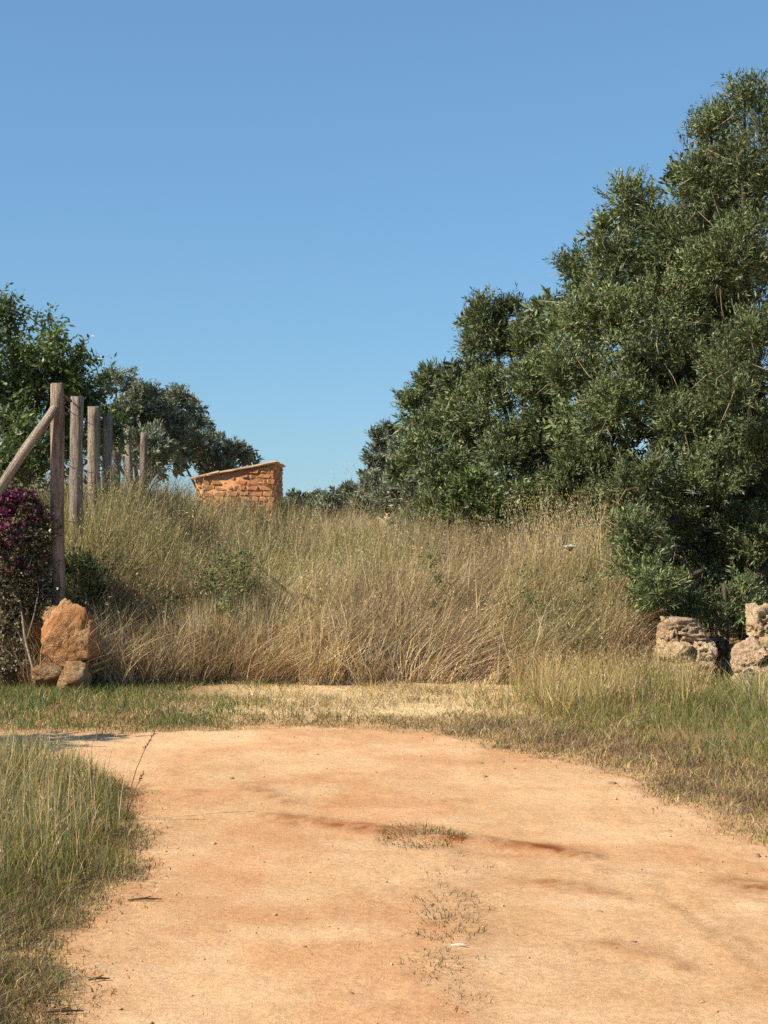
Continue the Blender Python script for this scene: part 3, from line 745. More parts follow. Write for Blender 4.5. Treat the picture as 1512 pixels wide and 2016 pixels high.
A_l = [(1470, 225, 72, 15.2), (1400, 265, 52, 15.3), (1510, 330, 110, 14.8), (1390, 370, 68, 15.0), (1238, 402, 60, 15.9), (1340, 470, 88, 15.0), (1225, 520, 68, 15.5),
       (1132, 545, 42, 16.2), (1450, 520, 118, 14.2), (1175, 625, 92, 15.6), (1300, 650, 118, 14.7), (1460, 720, 118, 14.1), (1130, 735, 84, 16.0), (1220, 800, 96, 15.2),
       (1350, 850, 100, 14.6), (1500, 880, 78, 14.3), (1275, 960, 80, 14.4), (1390, 980, 70, 15.6), (1480, 1000, 90, 15.8), (1255, 1060, 50, 14.2), (1262, 1110, 62, 14.0), (1380, 1090, 100, 16.2), (1290, 1170, 56, 13.9), (1345, 1200, 40, 13.9),
       (1480, 1120, 100, 16.0), (1462, 1185, 44, 13.7), (1400, 1190, 60, 15.2), (1330, 1060, 60, 15.0), (1420, 1215, 26, 13.9), (1340, 1230, 60, 15.4), (1460, 1240, 60, 15.2), (1290, 455, 45, 15.9), (1310, 560, 90, 16.2), (1420, 640, 110, 16.5), (1440, 400, 100, 16.2), (1430, 1110, 110, 17.2), (1350, 1180, 80, 16.6), (1480, 1060, 70, 14.9), (1500, 1200, 70, 16.5), (1400, 930, 80, 14.6), (1275, 745, 80, 15.7), (1335, 765, 75, 15.5), (1410, 1100, 60, 15.3), (1450, 1150, 60, 15.1), (1380, 1160, 55, 15.0), (1600, 500, 160, 15.0), (1620, 800, 150, 15.0), (1610, 1050, 130, 15.2)]
make_tree('tall dense olive tree rising above the pale stone wall', (1530, 16.7), A_l, 2000, 0.055, 0.0135, OLIVE, M_leaf, twigs=2.0, trunk_r=0.2)
B_l = [(955, 625, 46, 19.3), (1000, 620, 34, 19.2), (1050, 665, 55, 18.7), (965, 695, 58, 19.2), (1065, 765, 78, 18.0), (965, 800, 70, 18.6), (1085, 865, 78, 17.4), (1160, 905, 72, 16.8), (1000, 900, 72, 17.8), (1120, 965, 55, 16.6), (1200, 930, 50, 16.2), (1040, 985, 50, 17.2), (1190, 1000, 50, 16.0), (1085, 1000, 50, 17.6), (1145, 1005, 48, 16.9), (1000, 985, 50, 18.2)]
make_tree('olive tree with a squarish top knob between the tallest olive and the rounded one', (1060, 18.9), B_l, 2000, 0.064, 0.0155, OLIVE, M_leaf)
C_l = [(850, 768, 48, 23.0), (808, 795, 28, 23.2), (900, 785, 52, 22.0), (870, 855, 62, 22.0), (930, 875, 62, 20.2), (880, 935, 60, 20.0), (830, 900, 48, 22.0), (950, 975, 45, 18.2), (860, 985, 50, 20.5)]
make_tree('rounded olive tree of middling height standing in the tall grass', (880, 23.2), C_l, 1500, 0.074, 0.019, OLIVE, M_leaf)
D_l = [(758, 862, 28, 28.0), (792, 888, 42, 27.0), (745, 912, 32, 28.0), (800, 945, 48, 25.0), (738, 962, 30, 27.0), (845, 965, 46, 22.6), (775, 990, 45, 25.5), (725, 990, 30, 27.5), (820, 1000, 45, 23.5)]
make_tree('lowest olive tree at the far end of the sloping row', (790, 28.4), D_l, 1000, 0.10, 0.028, GREY_OLIVE, M_leaf)

L1 = [(8, 622, 38, 17.2), (28, 690, 58, 17.0), (95, 642, 12, 17.1), (112, 690, 30, 17.0), (160, 716, 26, 17.2), (135, 755, 42, 17.0), (70, 765, 60, 16.8), (15, 800, 78, 16.6), (60, 880, 66, 16.6), (10, 940, 62, 16.2), (170, 800, 40, 17.6), (205, 850, 42, 18.0), (120, 850, 50, 17.4), (-90, 700, 100, 17.0), (-90, 880, 110, 16.8)]
make_tree('bright green broad-leaved tree behind the first fence posts', (20, 17.4), L1, 1500, 0.074, 0.028, CAROB, M_broad, leaves_per=8, up=0.25, sprig=0.26, sub=4, back=0.9, name='carob_tree', spread=1.1, back_scale=1.1)
L2 = [(232, 762, 38, 30.0), (282, 800, 48, 30.0), (350, 790, 26, 30.5), (325, 845, 56, 30.0), (250, 835, 50, 29.5), (300, 890, 58, 29.0), (215, 870, 45, 29.0)]
make_tree('grey-green olive tree beyond the fence', (275, 30.6), L2, 850, 0.10, 0.028, GREY_OLIVE, M_leaf)
L3 = [(385, 838, 26, 45.0), (392, 880, 46, 45.0), (440, 902, 34, 45.5), (460, 888, 24, 46.0), (482, 906, 16, 46.0), (350, 880, 50, 44.5), (430, 930, 40, 45.0)]
make_tree('small grey-green olive tree showing over the hut roof', (400, 46.0), L3, 400, 0.13, 0.036, GREY_OLIVE, M_leaf)
for fx, fd, r, lab in ((585, 70, 16, 'low dark far bush on the skyline right next to the hut'), (632, 82, 22, 'dark far bush on the skyline midway between hut and olive row'), (680, 66, 26, 'tallest far bush on the skyline beside the olive row'), (520, 90, 22, 'far bush behind the hut')):
    make_tree(lab, (fx, fd), [(fx - r * 0.9, 992, r, fd), (fx, 990 - r * 0.4, r, fd), (fx + r * 0.9, 994, r * 0.9, fd), (fx, 1006, r * 1.3, fd), (fx - r * 1.4, 1004, r, fd), (fx + r * 1.4, 1004, r, fd)], 200, 0.22, 0.07, GREY_OLIVE, M_leaf, sub=3, back=0, name='far_bush', trunk_r=0.1)
make_tree('dense pointed shrub added out of view on the inner verge to shadow the track', ((-4.65) / 9.2 * F + 756, 9.2), [(-4.65 / 9.2 * F + 756, 1008 + (CAM_H - z_) / 9.2 * F, r_ / 9.2 * F, 9.2) for z_, r_ in ((0.5, 0.8), (1.0, 0.78), (1.5, 0.62), (1.95, 0.42), (2.3, 0.22))], 700, 0.07, 0.028, OLIVE, M_leaf, sub=4, back=0, name='shadow_shrub', trunk_r=0.04, depth_jitter=0)  # unseen shrub, added left of the view to throw the wedge shadow

# dark shrub beside the corner post
make_tree('dark green shrub tucked behind the corner fence post', (170, 13.75), [(160, 1120, 34, 13.7), (178, 1170, 34, 13.8), (150, 1190, 30, 13.7)], 1500, 0.05, 0.018, [(3, (0.035, 0.055, 0.02)), (2, (0.06, 0.085, 0.03))], M_leaf, sub=3, back=0.1, name='shrub', trunk_r=0.03, back_scale=1.0)
make_tree('dark twiggy shrub filling the gap between the two pale wall pieces', (1425, 13.75), [(1422, 1250, 24, 13.7), (1420, 1300, 26, 13.7), (1428, 1335, 22, 13.6)], 700, 0.045, 0.014, [(3, (0.06, 0.07, 0.03)), (2, (0.13, 0.10, 0.06))], M_leaf, sub=2, back=0.1, twigs=2.5, name='twiggy_shrub', trunk_r=0.02, depth_jitter=0)
make_tree('leafy green shrub in the tall grass in front of the olive row', (945, 17.0), [(930, 975, 42, 17.0), (965, 1010, 36, 16.6), (900, 1000, 34, 17.2)], 1200, 0.06, 0.02, CAROB, M_leaf, sub=3, back=0.2, name='leafy_shrub', trunk_r=0.03, back_scale=1.0)

# ------------------------------------------------------------------ rocks and walls
def icosphere(sub):
    import bmesh
    bm = bmesh.new(); bmesh.ops.create_icosphere(bm, subdivisions=sub, radius=1.0)
    v = np.array([p.co[:] for p in bm.verts]); f = np.array([[q.index for q in p.verts] for p in bm.faces]); bm.free()
    return v, f
ICO = {k: icosphere(k) for k in (1, 2, 3, 4, 5)}

def rock(name, centre, size, seed, mat, parent=None, sub=4, rough=0.22, pits=0.12, boxy=0.0, tint=(1, 1, 1), rz=0.0, facets=9, cut=0.62):
    v, f = ICO[sub]
    v = v.copy()
    if boxy:
        m = np.abs(v).max(1, keepdims=True); v = v * (1 - boxy) + (v / m) * boxy * 0.82
    fr = np.random.default_rng(seed + 900)
    for _ in range(facets):                                        # broken faces
        nn_ = unit(fr.normal(0, 1, 3)); dd_ = fr.uniform(cut, 0.86)
        k_ = v @ nn_; v = v - np.maximum(k_ - dd_, 0)[:, None] * nn_ * 0.92
    n1 = fbm(v[:, 0] * 1.3 + seed, v[:, 1] * 1.3, v[:, 2] * 1.3, seed=seed, octaves=3)
    n2 = 1 - np.abs(fbm(v[:, 0] * 2.6, v[:, 1] * 2.6 + seed, v[:, 2] * 2.6, seed=seed + 3, octaves=4))
    n3 = fbm(v[:, 0] * 7, v[:, 1] * 7, v[:, 2] * 7 + seed, seed=seed + 5, octaves=3)
    v = v * (1 + rough * 0.5 * n1 + pits * (n2 - 0.75) * 0.8 + 0.06 * n3 - 0.10 * smooth(0.72, 0.95, n2))[:, None] * 1.08 * np.array(size)
    c, s = math.cos(rz), math.sin(rz)
    v = v @ np.array([[c, s, 0], [-s, c, 0], [0, 0, 1]])
    if parent is not None:
        o = mesh_obj(name, v, f, mat, parent, np.tile(tint, (len(v), 1)), True)
        o.location = tuple(np.array(centre) - np.array(parent.location))
    else:
        o = mesh_obj(name, v, f, mat, None, np.tile(tint, (len(v), 1)), True)
        o.location = tuple(centre)
    return o

tag(rock('boulder', px(124, 1260, 12.88), (0.29, 0.27, 0.34), 47, M_orange_rock, sub=5, rough=0.22, pits=0.13, rz=0.3, tint=(1.16, 1.06, 0.96), facets=12, cut=0.42), 'large pitted orange boulder at the foot of the corner post', 'boulder')
tag(rock('boulder', px(150, 1334, 12.62), (0.165, 0.15, 0.14), 58, M_orange_rock, sub=4, boxy=0.3, tint=(0.85, 0.95, 1.0)), 'rounded tan stone propping the large orange boulder', 'stone')
tag(rock('boulder', px(92, 1328, 12.7), (0.15, 0.13, 0.13), 72, M_orange_rock, sub=4, boxy=0.2, tint=(0.75, 0.78, 0.8)), 'smaller brown stone beside the rounded tan stone', 'stone')
tag(rock('boulder', px(108, 1215, 13.05), (0.13, 0.15, 0.10), 15, M_orange_rock, sub=4, boxy=0.3, tint=(1.1, 1.2, 1.3)), 'pale flat stone on the shoulder of the large orange boulder', 'stone')

def stone_wall(label, base, stones, mat, bright=1.0, nearer=0.0, craggy=False):
    t = thing('stone_wall', label, 'wall', base)
    for k, (x, y, rx, rz_, d, dep, bx) in enumerate(stones):
        d = d - nearer
        rock('stone', px(x, y, d), (rx * 1.12 / F * d, dep, rz_ * 1.12 / F * d), 20 + k * 7 + int(x), mat, t, 5 if craggy else 4, 0.2, 0.42 if craggy else 0.26, min(bx * (1.7 if craggy else 1), 0.8), tuple(bright * RNG.uniform(0.88, 1.12) * np.array([1, RNG.uniform(0.96, 1.04), RNG.uniform(0.9, 1.1)])), RNG.uniform(-0.2, 0.2))
    return t
stone_wall('low pinkish dry-stone wall under the purple bougainvillea', px(10, 1370, 13.1), [(62, 1240, 26, 24, 13.15, 0.16, .35), (18, 1235, 30, 26, 13.2, 0.16, .4), (-38, 1240, 30, 28, 13.2, 0.16, .4), (40, 1285, 32, 24, 13.1, 0.18, .4), (-20, 1292, 34, 26, 13.1, 0.18, .4), (62, 1330, 28, 24, 13.0, 0.18, .35), (10, 1335, 34, 24, 13.0, 0.18, .4), (-60, 1338, 36, 26, 13.05, 0.18, .4), (-90, 1280, 34, 30, 13.1, 0.18, .4)], M_orange_rock)
stone_wall('broken pale limestone wall stub at the edge of the tall grass', px(1350, 1350, 13.7), [(1345, 1240, 46, 26, 13.75, 0.22, .45), (1325, 1285, 30, 30, 13.65, 0.2, .4), (1374, 1280, 30, 28, 13.68, 0.2, .4), (1350, 1325, 48, 26, 13.6, 0.22, .45), (1312, 1330, 26, 26, 13.62, 0.18, .4), (1350, 1300, 40, 30, 13.75, 0.2, .4), (1310, 1250, 18, 24, 13.7, 0.16, .4), (1300, 1345, 14, 12, 13.6, 0.1, .3), (1392, 1340, 18, 16, 13.65, 0.12, .3), (1410, 1290, 24, 34, 14.2, 0.16, .4), (1432, 1325, 22, 26, 14.1, 0.16, .4)], M_pale_rock, 1.42, 0.3, True)
stone_wall('rugged pale limestone wall stepping up beside the tall olive', px(1500, 1360, 13.2), [(1502, 1226, 30, 36, 13.35, 0.2, .5), (1478, 1290, 34, 32, 13.2, 0.2, .4), (1530, 1285, 36, 34, 13.2, 0.2, .4), (1495, 1335, 48, 28, 13.1, 0.22, .45), (1570, 1340, 44, 30, 13.1, 0.22, .45), (1560, 1230, 40, 34, 13.3, 0.2, .45), (1505, 1300, 40, 40, 13.35, 0.2, .4)], M_pale_rock, 1.42, 0.15, True)
tag(rock('boulder', px(1092, 1350, 13.35), (0.10, 0.09, 0.045), 33, M_pale_rock, sub=3, tint=(0.62, 0.6, 0.62)), 'small grey-mauve stone half hidden at the foot of the dry grass', 'stone')

# ------------------------------------------------------------------ fence
fence = thing('wooden_fence', 'row of weathered round wooden posts with a slanting corner brace', 'fence', (-2.95, 13.2, T1(-2.95, 13.2)))
def log(name, a, b, r0, r1, seed, tint=(1, 1, 1), sides=14, rings=22, bend=0.035):
    a, b = np.array(a, float), np.array(b, float)
    t = np.linspace(0, 1, rings)
    ax = unit(b - a); L = np.linalg.norm(b - a)
    u = unit(np.cross(ax, [0.0, 1.0, 0.05])); v = np.cross(ax, u)
    th = np.arange(sides) / sides * 2 * math.pi
    TT, TH = np.meshgrid(t, th, indexing='ij')
    rr = (r0 + (r1 - r0) * TT) * (1 + 0.12 * fbm(np.cos(TH) * 1.6 + seed, np.sin(TH) * 1.6, TT * L * 1.5, seed=seed, octaves=3) - 0.10 * np.exp(-((TH - 4.2 - 0.3 * np.sin(TT * 5 + seed)) / 0.13) ** 2))
    off_ = bend * vnoise(t * 3 + seed, t * 0, seed=seed)
    P = a + ax * (TT * L)[..., None] + rr[..., None] * (u * np.cos(TH)[..., None] + v * np.sin(TH)[..., None]) + (u * off_[:, None])[:, None, :]
    P[-1] += ax * (0.012 * vnoise(th * 3, th * 0, seed=seed + 1))[:, None]       # sawn end, not quite level
    V = P.reshape(-1, 3); idx = np.arange(len(V)).reshape(rings, sides)
    q = np.stack([idx[:-1], np.roll(idx[:-1], -1, 1), np.roll(idx[1:], -1, 1), idx[1:]], -1).reshape(-1, 4)
    V = np.concatenate([V, [P[-1].mean(0) + ax * 0.004], [P[0].mean(0)]]); e = len(V) - 2
    t3 = np.concatenate([np.stack([idx[-1], np.roll(idx[-1], -1), np.full(sides, e)], -1), np.stack([np.roll(idx[0], -1), idx[0], np.full(sides, e + 1)], -1)])
    # local coordinates with z along the log, so that the grain runs along it
    o = mesh_obj(name, (V - a) @ np.stack([u, v, ax], 1), [q, t3], M_wood, fence, np.tile(tint, (len(V), 1)), True)
    from mathutils import Matrix
    M = Matrix(((u[0], v[0], ax[0], a[0] - fence.location[0]), (u[1], v[1], ax[1], a[1] - fence.location[1]), (u[2], v[2], ax[2], a[2] - fence.location[2]), (0, 0, 0, 1)))
    o.matrix_local = M
    return o
POSTS = [(116, 755, 108, 1195, 13.2, 13.5, (1.12, 1.0, 0.92)), (149, 781, 147, 1100, 14.6, 13.2, (1.05, 1.03, 1.03)), (181, 801, 182, 1010, 16.0, 12.3, (1.12, 1.1, 1.02)), (207, 815, 208, 1000, 17.3, 9.8, (1.0, 1.02, 1.02)),
         (234, 832, 233, 990, 18.95, 7.6, (1.05, 1.03, 1.0)), (256, 841, 257, 990, 19.9, 7.4, (1.2, 1.16, 1.1)), (287, 852, 283, 985, 21.4, 7.0, (0.9, 0.88, 0.86))]
tops = []
for k, (tx, ty, bx, by, d, r, tn) in enumerate(POSTS):
    a, b = px(tx, ty, d), px(bx, by, d + 0.05)
    ax = b - a
    g = T1(b[0], b[1]) - 0.3
    b = a + ax * ((a[2] - g) / (a[2] - b[2]))
    log('post', b, a, r * 1.04 / F * d, r * 0.98 / F * d, 60 + k, tn)
    tops.append(a)
ba, bb = px(106, 800, 13.1), px(-4, 972, 13.0)
bb = ba + (bb - ba) * 1.75
log('brace', bb, ba, 0.052, 0.040, 77, (1.35, 1.3, 1.22))
wires = []
for fr in (0.12, 0.42, 0.72):
    wb = Bag(); pts = []
    for k in range(len(tops)):
        p = tops[k].copy(); p[2] = tops[k][2] - fr * 1.7; p[0] += 0.055
        if k: q = (pts[-1] + p) / 2; q[2] -= 0.02; pts.append(q)
        pts.append(p)
    wb.tube(pts, 0.004, (1, 1, 1), 4); wb.build('wire', M_wire, fence)
wb = Bag()
wb.tube([tops[0] + [0.05, -0.03, -0.11], (tops[0] + tops[1]) / 2 + [0.03, 0, -0.10], tops[1] + [-0.03, -0.06, -0.05]], [0.012, 0.015, 0.01], (1, 1, 1), 5)
wb.build('tie_branch', M_wood, fence)

# ------------------------------------------------------------------ bougainvillea
bv = thing('bougainvillea', 'purple flowering bougainvillea sprawling over the wall below the brace', 'shrub', px(40, 1365, 12.9))
leaf_b, bract, stem = Bag(), Bag(), Bag()
root = np.array(bv.location)
for k in range(60):
    e = px(RNG.uniform(-100, 95), RNG.uniform(970, 1250), RNG.uniform(12.95, 13.4))
    st = root + np.array([RNG.uniform(-0.5, 0.1), RNG.uniform(-0.08, 0.25), 0])
    q = [st, st * 0.7 + e * 0.3 + RNG.normal(0, 0.07, 3), st * 0.35 + e * 0.65 + RNG.normal(0, 0.09, 3), e + RNG.normal(0, 0.04, 3), e + RNG.normal(0, 0.12, 3) - [0, 0, 0.08]]
    stem.tube(q, [0.008, 0.006, 0.0045, 0.003, 0.0015], np.array((0.24, 0.18, 0.13)) * RNG.uniform(0.45, 1.3), 4)
BL = [(3, (0.12, 0.125, 0.05)), (2, (0.17, 0.145, 0.075)), (2.5, (0.22, 0.16, 0.11)), (1.5, (0.08, 0.10, 0.035)), (1.4, (0.32, 0.25, 0.16))]
BR = [(3, (0.25, 0.045, 0.125)), (3, (0.17, 0.034, 0.085)), (2, (0.34, 0.11, 0.21)), (2, (0.17, 0.065, 0.065))]
for (lx, ly, lr, ld, nl, nb) in ((5, 1000, 34, 12.9, 90, 240), (45, 985, 22, 12.9, 50, 130), (70, 1010, 22, 12.95, 70, 100), (-5, 1060, 40, 12.8, 130, 260), (45, 1060, 34, 12.9, 170, 50), (85, 1060, 20, 12.95, 80, 10), (0, 1120, 42, 12.8, 160, 90), (55, 1125, 36, 12.9, 170, 12), (25, 1180, 42, 12.85, 150, 12), (85, 1165, 24, 12.95, 90, 14), (80, 1110, 30, 13.0, 150, 16), (100, 1040, 22, 13.0, 90, 26), (50, 1230, 30, 12.95, 110, 0), (70, 1050, 30, 13.05, 130, 20), (5, 1240, 40, 12.75, 80, 0), (35, 1300, 36, 12.7, 80, 0), (0, 1320, 34, 12.65, 70, 0), (60, 1200, 30, 12.85, 80, 4), (-70, 1050, 60, 12.9, 200, 260), (-90, 1190, 50, 13.0, 120, 30)):
    ld += 0.22
    c = px(lx, ly, ld); R = lr / F * ld
    crown_sprigs(leaf_b, c, R, int(nl * (2.0 if ly > 1110 else 1.2)), 7, 0.034, 0.019, BL, 0.2, 0.12, spread=1.0, shell=0.6)
    if nb: crown_sprigs(bract, c + np.array([0, -0.03, 0.02]), R, int(nb * 0.55), 6, 0.028, 0.024, BR, 0.3, 0.07, shell=0.35, spread=1.2)
stem.tube([px(78, 1362, 12.7), px(66, 1320, 12.75), px(50, 1262, 12.8), px(42, 1200, 12.95), px(34, 1150, 13.05), px(10, 1090, 13.12)], [0.014, 0.013, 0.011, 0.009, 0.007, 0.003], (0.30, 0.24, 0.18), 6)
stem.tube([px(51, 1265, 12.8), px(66, 1215, 12.9), px(76, 1165, 13.0), px(70, 1120, 13.1)], [0.007, 0.006, 0.004, 0.002], (0.26, 0.20, 0.15), 5)
leaf_b.build('leaves', M_broad, bv, kind='stuff'); bract.build('flowers', M_bract, bv, kind='stuff'); stem.build('stems', M_twig, bv, kind='stuff')

# ------------------------------------------------------------------ hut
HX0, HX1, HY0, HY1 = -4.88, -2.83, 38.0, 41.2
hz = T1(-4.0, 38.5)
hut = thing('stone_hut', 'small ruined orange stone hut with a sloping roof beyond the grass', 'hut', ((HX0 + HX1) / 2, (HY0 + HY1) / 2, hz))
roof_z = lambda x: 2.46 + (x - HX0) / (HX1 - HX0) * (2.84 - 2.46)
hl = np.array(hut.location)
def prism(x0, x1, y0, y1, z0, zt):
    v = np.array([(x0, y0, z0), (x1, y0, z0), (x1, y1, z0), (x0, y1, z0), (x0, y0, zt(x0)), (x1, y0, zt(x1)), (x1, y1, zt(x1)), (x0, y1, zt(x0))])
    return v, np.array([[0, 3, 2, 1], [4, 5, 6, 7], [0, 1, 5, 4], [1, 2, 6, 5], [2, 3, 7, 6], [3, 0, 4, 7]])
v, f = prism(HX0 + 0.016, HX1 - 0.016, HY0 + 0.016, HY1 - 0.016, hz - 0.2, lambda x: roof_z(x) - 0.01)
mesh_obj('wall', v - hl, f, M_mortar, hut)
def block_mesh(seed):
    import bmesh
    bm = bmesh.new(); bmesh.ops.create_cube(bm, size=1.0)
    bmesh.ops.bevel(bm, geom=list(bm.edges), offset=0.15, segments=1, affect='EDGES')
    r = np.random.default_rng(seed)
    for p in bm.verts: p.co = p.co + Vector(tuple(r.normal(0, 0.085, 3)))
    me = bpy.data.meshes.new('stone'); bm.to_mesh(me); bm.free()
    at = me.color_attributes.new('Tint', 'FLOAT_COLOR', 'POINT')
    k = r.uniform(0.65, 1.35); c = np.tile(np.array([k, k * r.uniform(0.9, 1.1), k * r.uniform(0.85, 1.2), 1], np.float32), (len(me.vertices), 1))
    at.data.foreach_set('color', c.reshape(-1))
    me.materials.append(M_hut)
    return me
BLOCKS = [block_mesh(100 + k) for k in range(9)]
z = hz + 0.25
row = 0
while z < 2.9:
    ch = RNG.uniform(0.09, 0.17)
    for facing in (0, 1):
        u = 0.0; span = HX1 - HX0 if facing == 0 else HY1 - HY0
        u -= RNG.uniform(0, 0.2)
        while u < span:
            wdt = RNG.uniform(0.13, 0.36)
            u0, u1 = max(u, 0.0), min(u + wdt, span); u += wdt
            if u1 - u0 < 0.08: continue
            xm = HX0 + (u0 + u1) / 2 if facing == 0 else HX1
            top = roof_z(HX0 + u0 if facing == 0 else HX1)
            if z + ch * 0.55 > top: continue
            hh = (min(ch, top - z) - 0.008) * RNG.uniform(0.72, 1.1)
            o = bpy.data.objects.new('stone', BLOCKS[RNG.integers(len(BLOCKS))])
            COL.objects.link(o); o.parent = hut
            prd = RNG.uniform(0.0, 0.025)
            if facing == 0: loc = ((HX0 + (u0 + u1) / 2), HY0 + 0.11 - prd, z + hh / 2); dims = (u1 - u0 - 0.02, 0.2, hh)
            else: loc = (HX1 - 0.11 + prd, HY0 + (u0 + u1) / 2, z + hh / 2); dims = (0.2, u1 - u0 - 0.02, hh)
            o.location = tuple(np.array(loc) - hl); o.scale = dims
            o.rotation_euler = (0, RNG.normal(0, 0.06) if facing == 0 else 0, RNG.normal(0, 0.05))
    z += ch
# roof: a bed of mortar and barrel tiles running down the slope
slope = math.atan2(2.84 - 2.46, HX1 - HX0)
v, f = prism(HX0 - 0.08, HX1 + 0.07, HY0 - 0.06, HY1 + 0.06, 0, lambda x: 0)
zt = lambda x: roof_z(x)
v[:, 2] = [zt(p[0]) + (0.005 if i < 4 else 0.045) for i, p in enumerate(v)]
roof = mesh_obj('roof', v - hl, f, M_tile, hut, np.tile((1.1, 0.95, 0.85), (8, 1)))
def tile_mesh(seed):
    r = np.random.default_rng(seed)
    th = np.linspace(0, math.pi, 7)
    V = []
    for xx, sc in ((-0.5, 1.0), (0.5, 0.82)):
        for rr in (1.0, 0.8):
            for a in th: V.append((xx, math.cos(a) * 0.5 * rr * sc, math.sin(a) * 0.42 * rr * sc))
    V = np.array(V) * (1 + r.normal(0, 0.02, (28, 1)))
    idx = np.arange(28).reshape(4, 7); q = []
    for a, b in ((0, 2), (3, 1), (1, 0), (2, 3)):
        for k in range(6): q.append((idx[a][k], idx[a][k + 1], idx[b][k + 1], idx[b][k]))
    me = bpy.data.meshes.new('roof_tile'); me.from_pydata([tuple(p) for p in V], [], [tuple(int(i) for i in p) for p in q]); me.update()
    at = me.color_attributes.new('Tint', 'FLOAT_COLOR', 'POINT'); k = r.uniform(0.75, 1.3)
    at.data.foreach_set('color', np.tile(np.array([k, k * 0.97, k * 0.95, 1], np.float32), (28, 1)).reshape(-1))
    me.materials.append(M_tile); return me
TILES = [tile_mesh(200 + k) for k in range(5)]
ny = 16; L_t = 0.42
for j in range(ny):
    for i in range(8):
        xx = HX1 + 0.06 - L_t * 0.5 - i * L_t * 0.86
        if xx < HX0 - 0.1: continue
        o = bpy.data.objects.new('roof_tile', TILES[RNG.integers(5)]); COL.objects.link(o); o.parent = roof
        o.location = tuple(np.array([xx + RNG.normal(0, 0.015), HY0 + 0.02 + j * (HY1 - HY0) / (ny - 1), zt(xx) + 0.035 + RNG.normal(0, 0.008)]) - hl)
        o.scale = (L_t, 0.2, 0.11); o.rotation_euler = (0, slope + RNG.normal(0, 0.03), math.pi + RNG.normal(0, 0.05))

# ------------------------------------------------------------------ small things
# wild carrot flower
wc = thing('wild_carrot', 'wild carrot with one flat white flower head above the dry grass', 'wildflower', (px(1122, 1080, 14.2)[0], 14.2, T1(px(1122, 1080, 14.2)[0], 14.2)))
cb = np.array(wc.location); ct = px(1122, 1082, 14.1)
sb = Bag(); sb.tube([cb, (cb + ct) / 2 + [0.03, 0, 0], ct], [0.004, 0.003, 0.0025], (0.16, 0.18, 0.07), 4)
fb = Bag()
for k in range(46):
    a = RNG.uniform(0, 6.28); r = 0.055 * math.sqrt(RNG.uniform(0, 1))
    p = ct + np.array([math.cos(a) * r, math.sin(a) * r, 0.03 + 0.012 * (1 - (r / 0.055) ** 2)])
    sb.tube([ct - [0, 0, 0.02], p], [0.0012, 0.001], (0.16, 0.18, 0.07), 3)
    n = 9; v = unit(RNG.normal(0, 1, (n, 3)) * [1, 1, 0.4]); fb.leaves(np.tile(p, (n, 1)), v, np.tile([0.1, -0.2, 1.0], (n, 1)) + RNG.normal(0, .2, (n, 3)), 0.011, 0.009, np.full((n, 3), 0.78) * np.array([1, 0.98, 0.9]))
sb.build('stem', M_twig, wc); fb.build('flower_head', M_bract, wc)

# single reddish stalks leaning over the track from the clump
for k, (pts, lab) in enumerate((([(250, 1622, 7.6), (252, 1570, 7.6), (268, 1515, 7.6), (285, 1475, 7.6), (304, 1442, 7.6)], 'tall reddish seed stalk leaning out of the roadside clump over the track'), ([(246, 1605, 7.6), (266, 1555, 7.55), (282, 1522, 7.5)], 'short reddish stalk beside the tall leaning seed stalk'))):
    P = [px(*p) for p in pts]; P[0] = np.array([P[0][0], P[0][1], T1(P[0][0], P[0][1])])
    s_ = thing('seed_stalk', lab, 'grass stalk', P[0])
    bg = Bag(); bg.tube(P, np.linspace(0.0032, 0.0015, len(P)), (0.20, 0.115, 0.06), 4); bg.build('stem', M_twig, s_)
    n = 26; t = RNG.uniform(0.72, 1.0, n); i = np.array(P)
    tt = t * (len(P) - 1); a = np.minimum(tt.astype(int), len(P) - 2); q = i[a] * (1 - (tt - a))[:, None] + i[a + 1] * (tt - a)[:, None]
    bg = Bag(); bg.leaves(q, unit(unit(i[-1] - i[-2]) + RNG.normal(0, 0.3, (n, 3))), RNG.normal(0, 1, (n, 3)), 0.022, 0.005, np.tile((0.23, 0.13, 0.07), (n, 1))); bg.build('seed_head', M_twig, s_)

# stones lying on the track
PEB = [(952, 1531, 9), (988, 1503, 8), (945, 1505, 8), (1205, 1546, 11), (456, 1535, 7), (1246, 1860, 10), (1490, 1690, 12), (1320, 1640, 6), (1010, 1516, 7), (740, 1525, 6), (1180, 1800, 8), (625, 1488, 6), (520, 1700, 6), (1400, 1905, 9), (690, 1960, 9), (600, 1870, 8)]
for k, (x, y, s) in enumerate(PEB):
    gx, gy = W(x, y); r = s / F * gy * 0.75
    o = rock('pebble', (gx, gy, T1(gx, gy) + r * 0.25), (r * 1.3, r, r * 0.7), 300 + k, M_pebble, None, 2, 0.25, 0.1, 0.2, tuple(np.array((0.75, 0.7, 0.66)) * RNG.uniform(0.6, 1.2)), RNG.uniform(0, 3))
    tag(o, 'small brown pebble lying loose on the sandy track', 'pebble', 'pebbles on the track')
grit = Bag()
n = 6500
x = RNG.uniform(-2.9, 2.0, n); y = 4.3 + 6.4 * RNG.uniform(0, 1, n) ** 1.2
ok = (road_sd(x, y) > 0.03) & (RNG.uniform(-0.7, 0.7, n) < fbm(x * 1.8, y * 1.8, seed=88) + 0.7 * np.exp(-(road_sd(x, y) / 0.25) ** 2) + 0.3 * np.exp(-((x - 0.27) / 0.2) ** 2) - 0.1); x, y = x[ok], y[ok]; n = len(x)
r = RNG.gamma(1.4, 0.0016, n) + 0.001
oc = np.array([(1, 0, 0), (0, 1, 0), (-1, 0, 0), (0, -1, 0), (0, 0, 1), (0, 0, -1)], float)
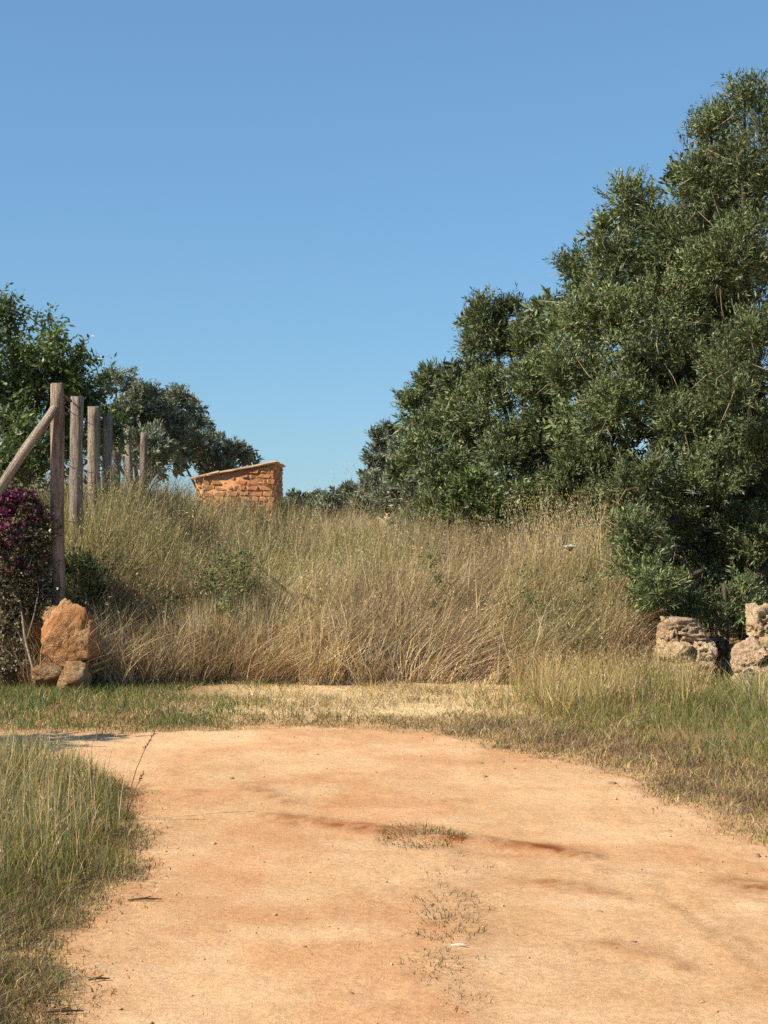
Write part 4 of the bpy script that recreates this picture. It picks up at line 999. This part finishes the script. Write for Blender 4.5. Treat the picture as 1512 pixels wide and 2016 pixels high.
V = np.stack([x, y, terrain(x, y) + r * 0.3 + 0.005], 1)[:, None, :] + oc[None] * r[:, None, None] * RNG.uniform(0.5, 1.2, (n, 6, 1)) * np.array([1, 1, 0.7])
C = np.repeat(np.array((1.15, 1.0, 0.86)) * RNG.uniform(0.7, 1.4, (n, 1)), 6, 0)
tf = np.array([(0, 1, 4), (1, 2, 4), (2, 3, 4), (3, 0, 4), (1, 0, 5), (2, 1, 5), (3, 2, 5), (0, 3, 5)])
tri = (np.arange(n)[:, None, None] * 6 + tf[None]).reshape(-1, 3)
mesh_obj('loose_grit', V.reshape(-1, 3), tri, M_pebble, None, C, False, 'stuff')
litter = Bag()
n = 900
x = RNG.uniform(-1.6, 2.0, n); y = RNG.uniform(4.3, 10.6, n)
ok = (road_sd(x, y) > 0.0) & (RNG.uniform(0, 1, n) < 0.12 + 0.8 * np.exp(-(road_sd(x, y) / 0.22) ** 2) + 0.5 * np.exp(-((x - 0.27) / 0.22) ** 2) * (y < 7.4)); x, y = x[ok], y[ok]; n = len(x)
b = np.stack([x, y, terrain(x, y) + 0.012], 1); a = RNG.normal(0, 0.5, n)
litter.leaves(b, np.stack([np.cos(a), np.sin(a), RNG.normal(0, 0.06, n)], 1), np.tile((0.0, 0.3, 1.0), (n, 1)), RNG.uniform(0.02, 0.09, n), RNG.uniform(0.002, 0.005, n), pick(n, dict(brown=3, dead=3, pale=1.5, straw=2, mauve=1)))
litter.build('straw_litter', M_grass, kind='stuff')
# white scrap and dark twigs
gx, gy = W(905, 1873); s_ = thing('white_twig', 'bleached white twig lying among the tufts on the track', 'twig', (gx, gy, T1(gx, gy)))
bg = Bag(); g0 = np.array(s_.location); bg.tube([g0 + [-0.032, 0, 0.014], g0 + [0, 0.006, 0.016], g0 + [0.028, -0.004, 0.013]], [0.002, 0.003, 0.0015], (1, 1, 1), 6); bg.build('stick', M_white, s_)
bg = Bag(); bg.tube([g0 + [0.008, 0.003, 0.016], g0 + [0.024, 0.02, 0.018]], [0.0018, 0.001], (1, 1, 1), 5); bg.build('side_shoot', M_white, s_)
for (x, y, ln, lab) in ((195, 1934, 0.035, 'dark twig lying on the track alone beside the withered turf'), (120, 2003, 0.07, 'longer dark twig at the fringe of the withered turf'), (285, 1778, 0.07, 'thin straw lying on the track pointing away from the clump')):
    gx, gy = W(x, y); s_ = thing('twig', lab, 'twig', (gx, gy, T1(gx, gy))); g0 = np.array(s_.location)
    bg = Bag(); bg.tube([g0 + [-ln, -0.004, 0.012], g0 + [-ln * .2, 0.004, 0.016], g0 + [ln, 0.012, 0.012]], [0.0035, 0.005, 0.002], (0.10, 0.06, 0.035), 5); bg.build('stick', M_twig, s_)
    bg = Bag(); bg.tube([g0 + [-ln * .2, 0.004, 0.016], g0 + [ln * .3, 0.03, 0.018]], [0.003, 0.0015], (0.10, 0.06, 0.035), 4); bg.build('side_shoot', M_twig, s_)
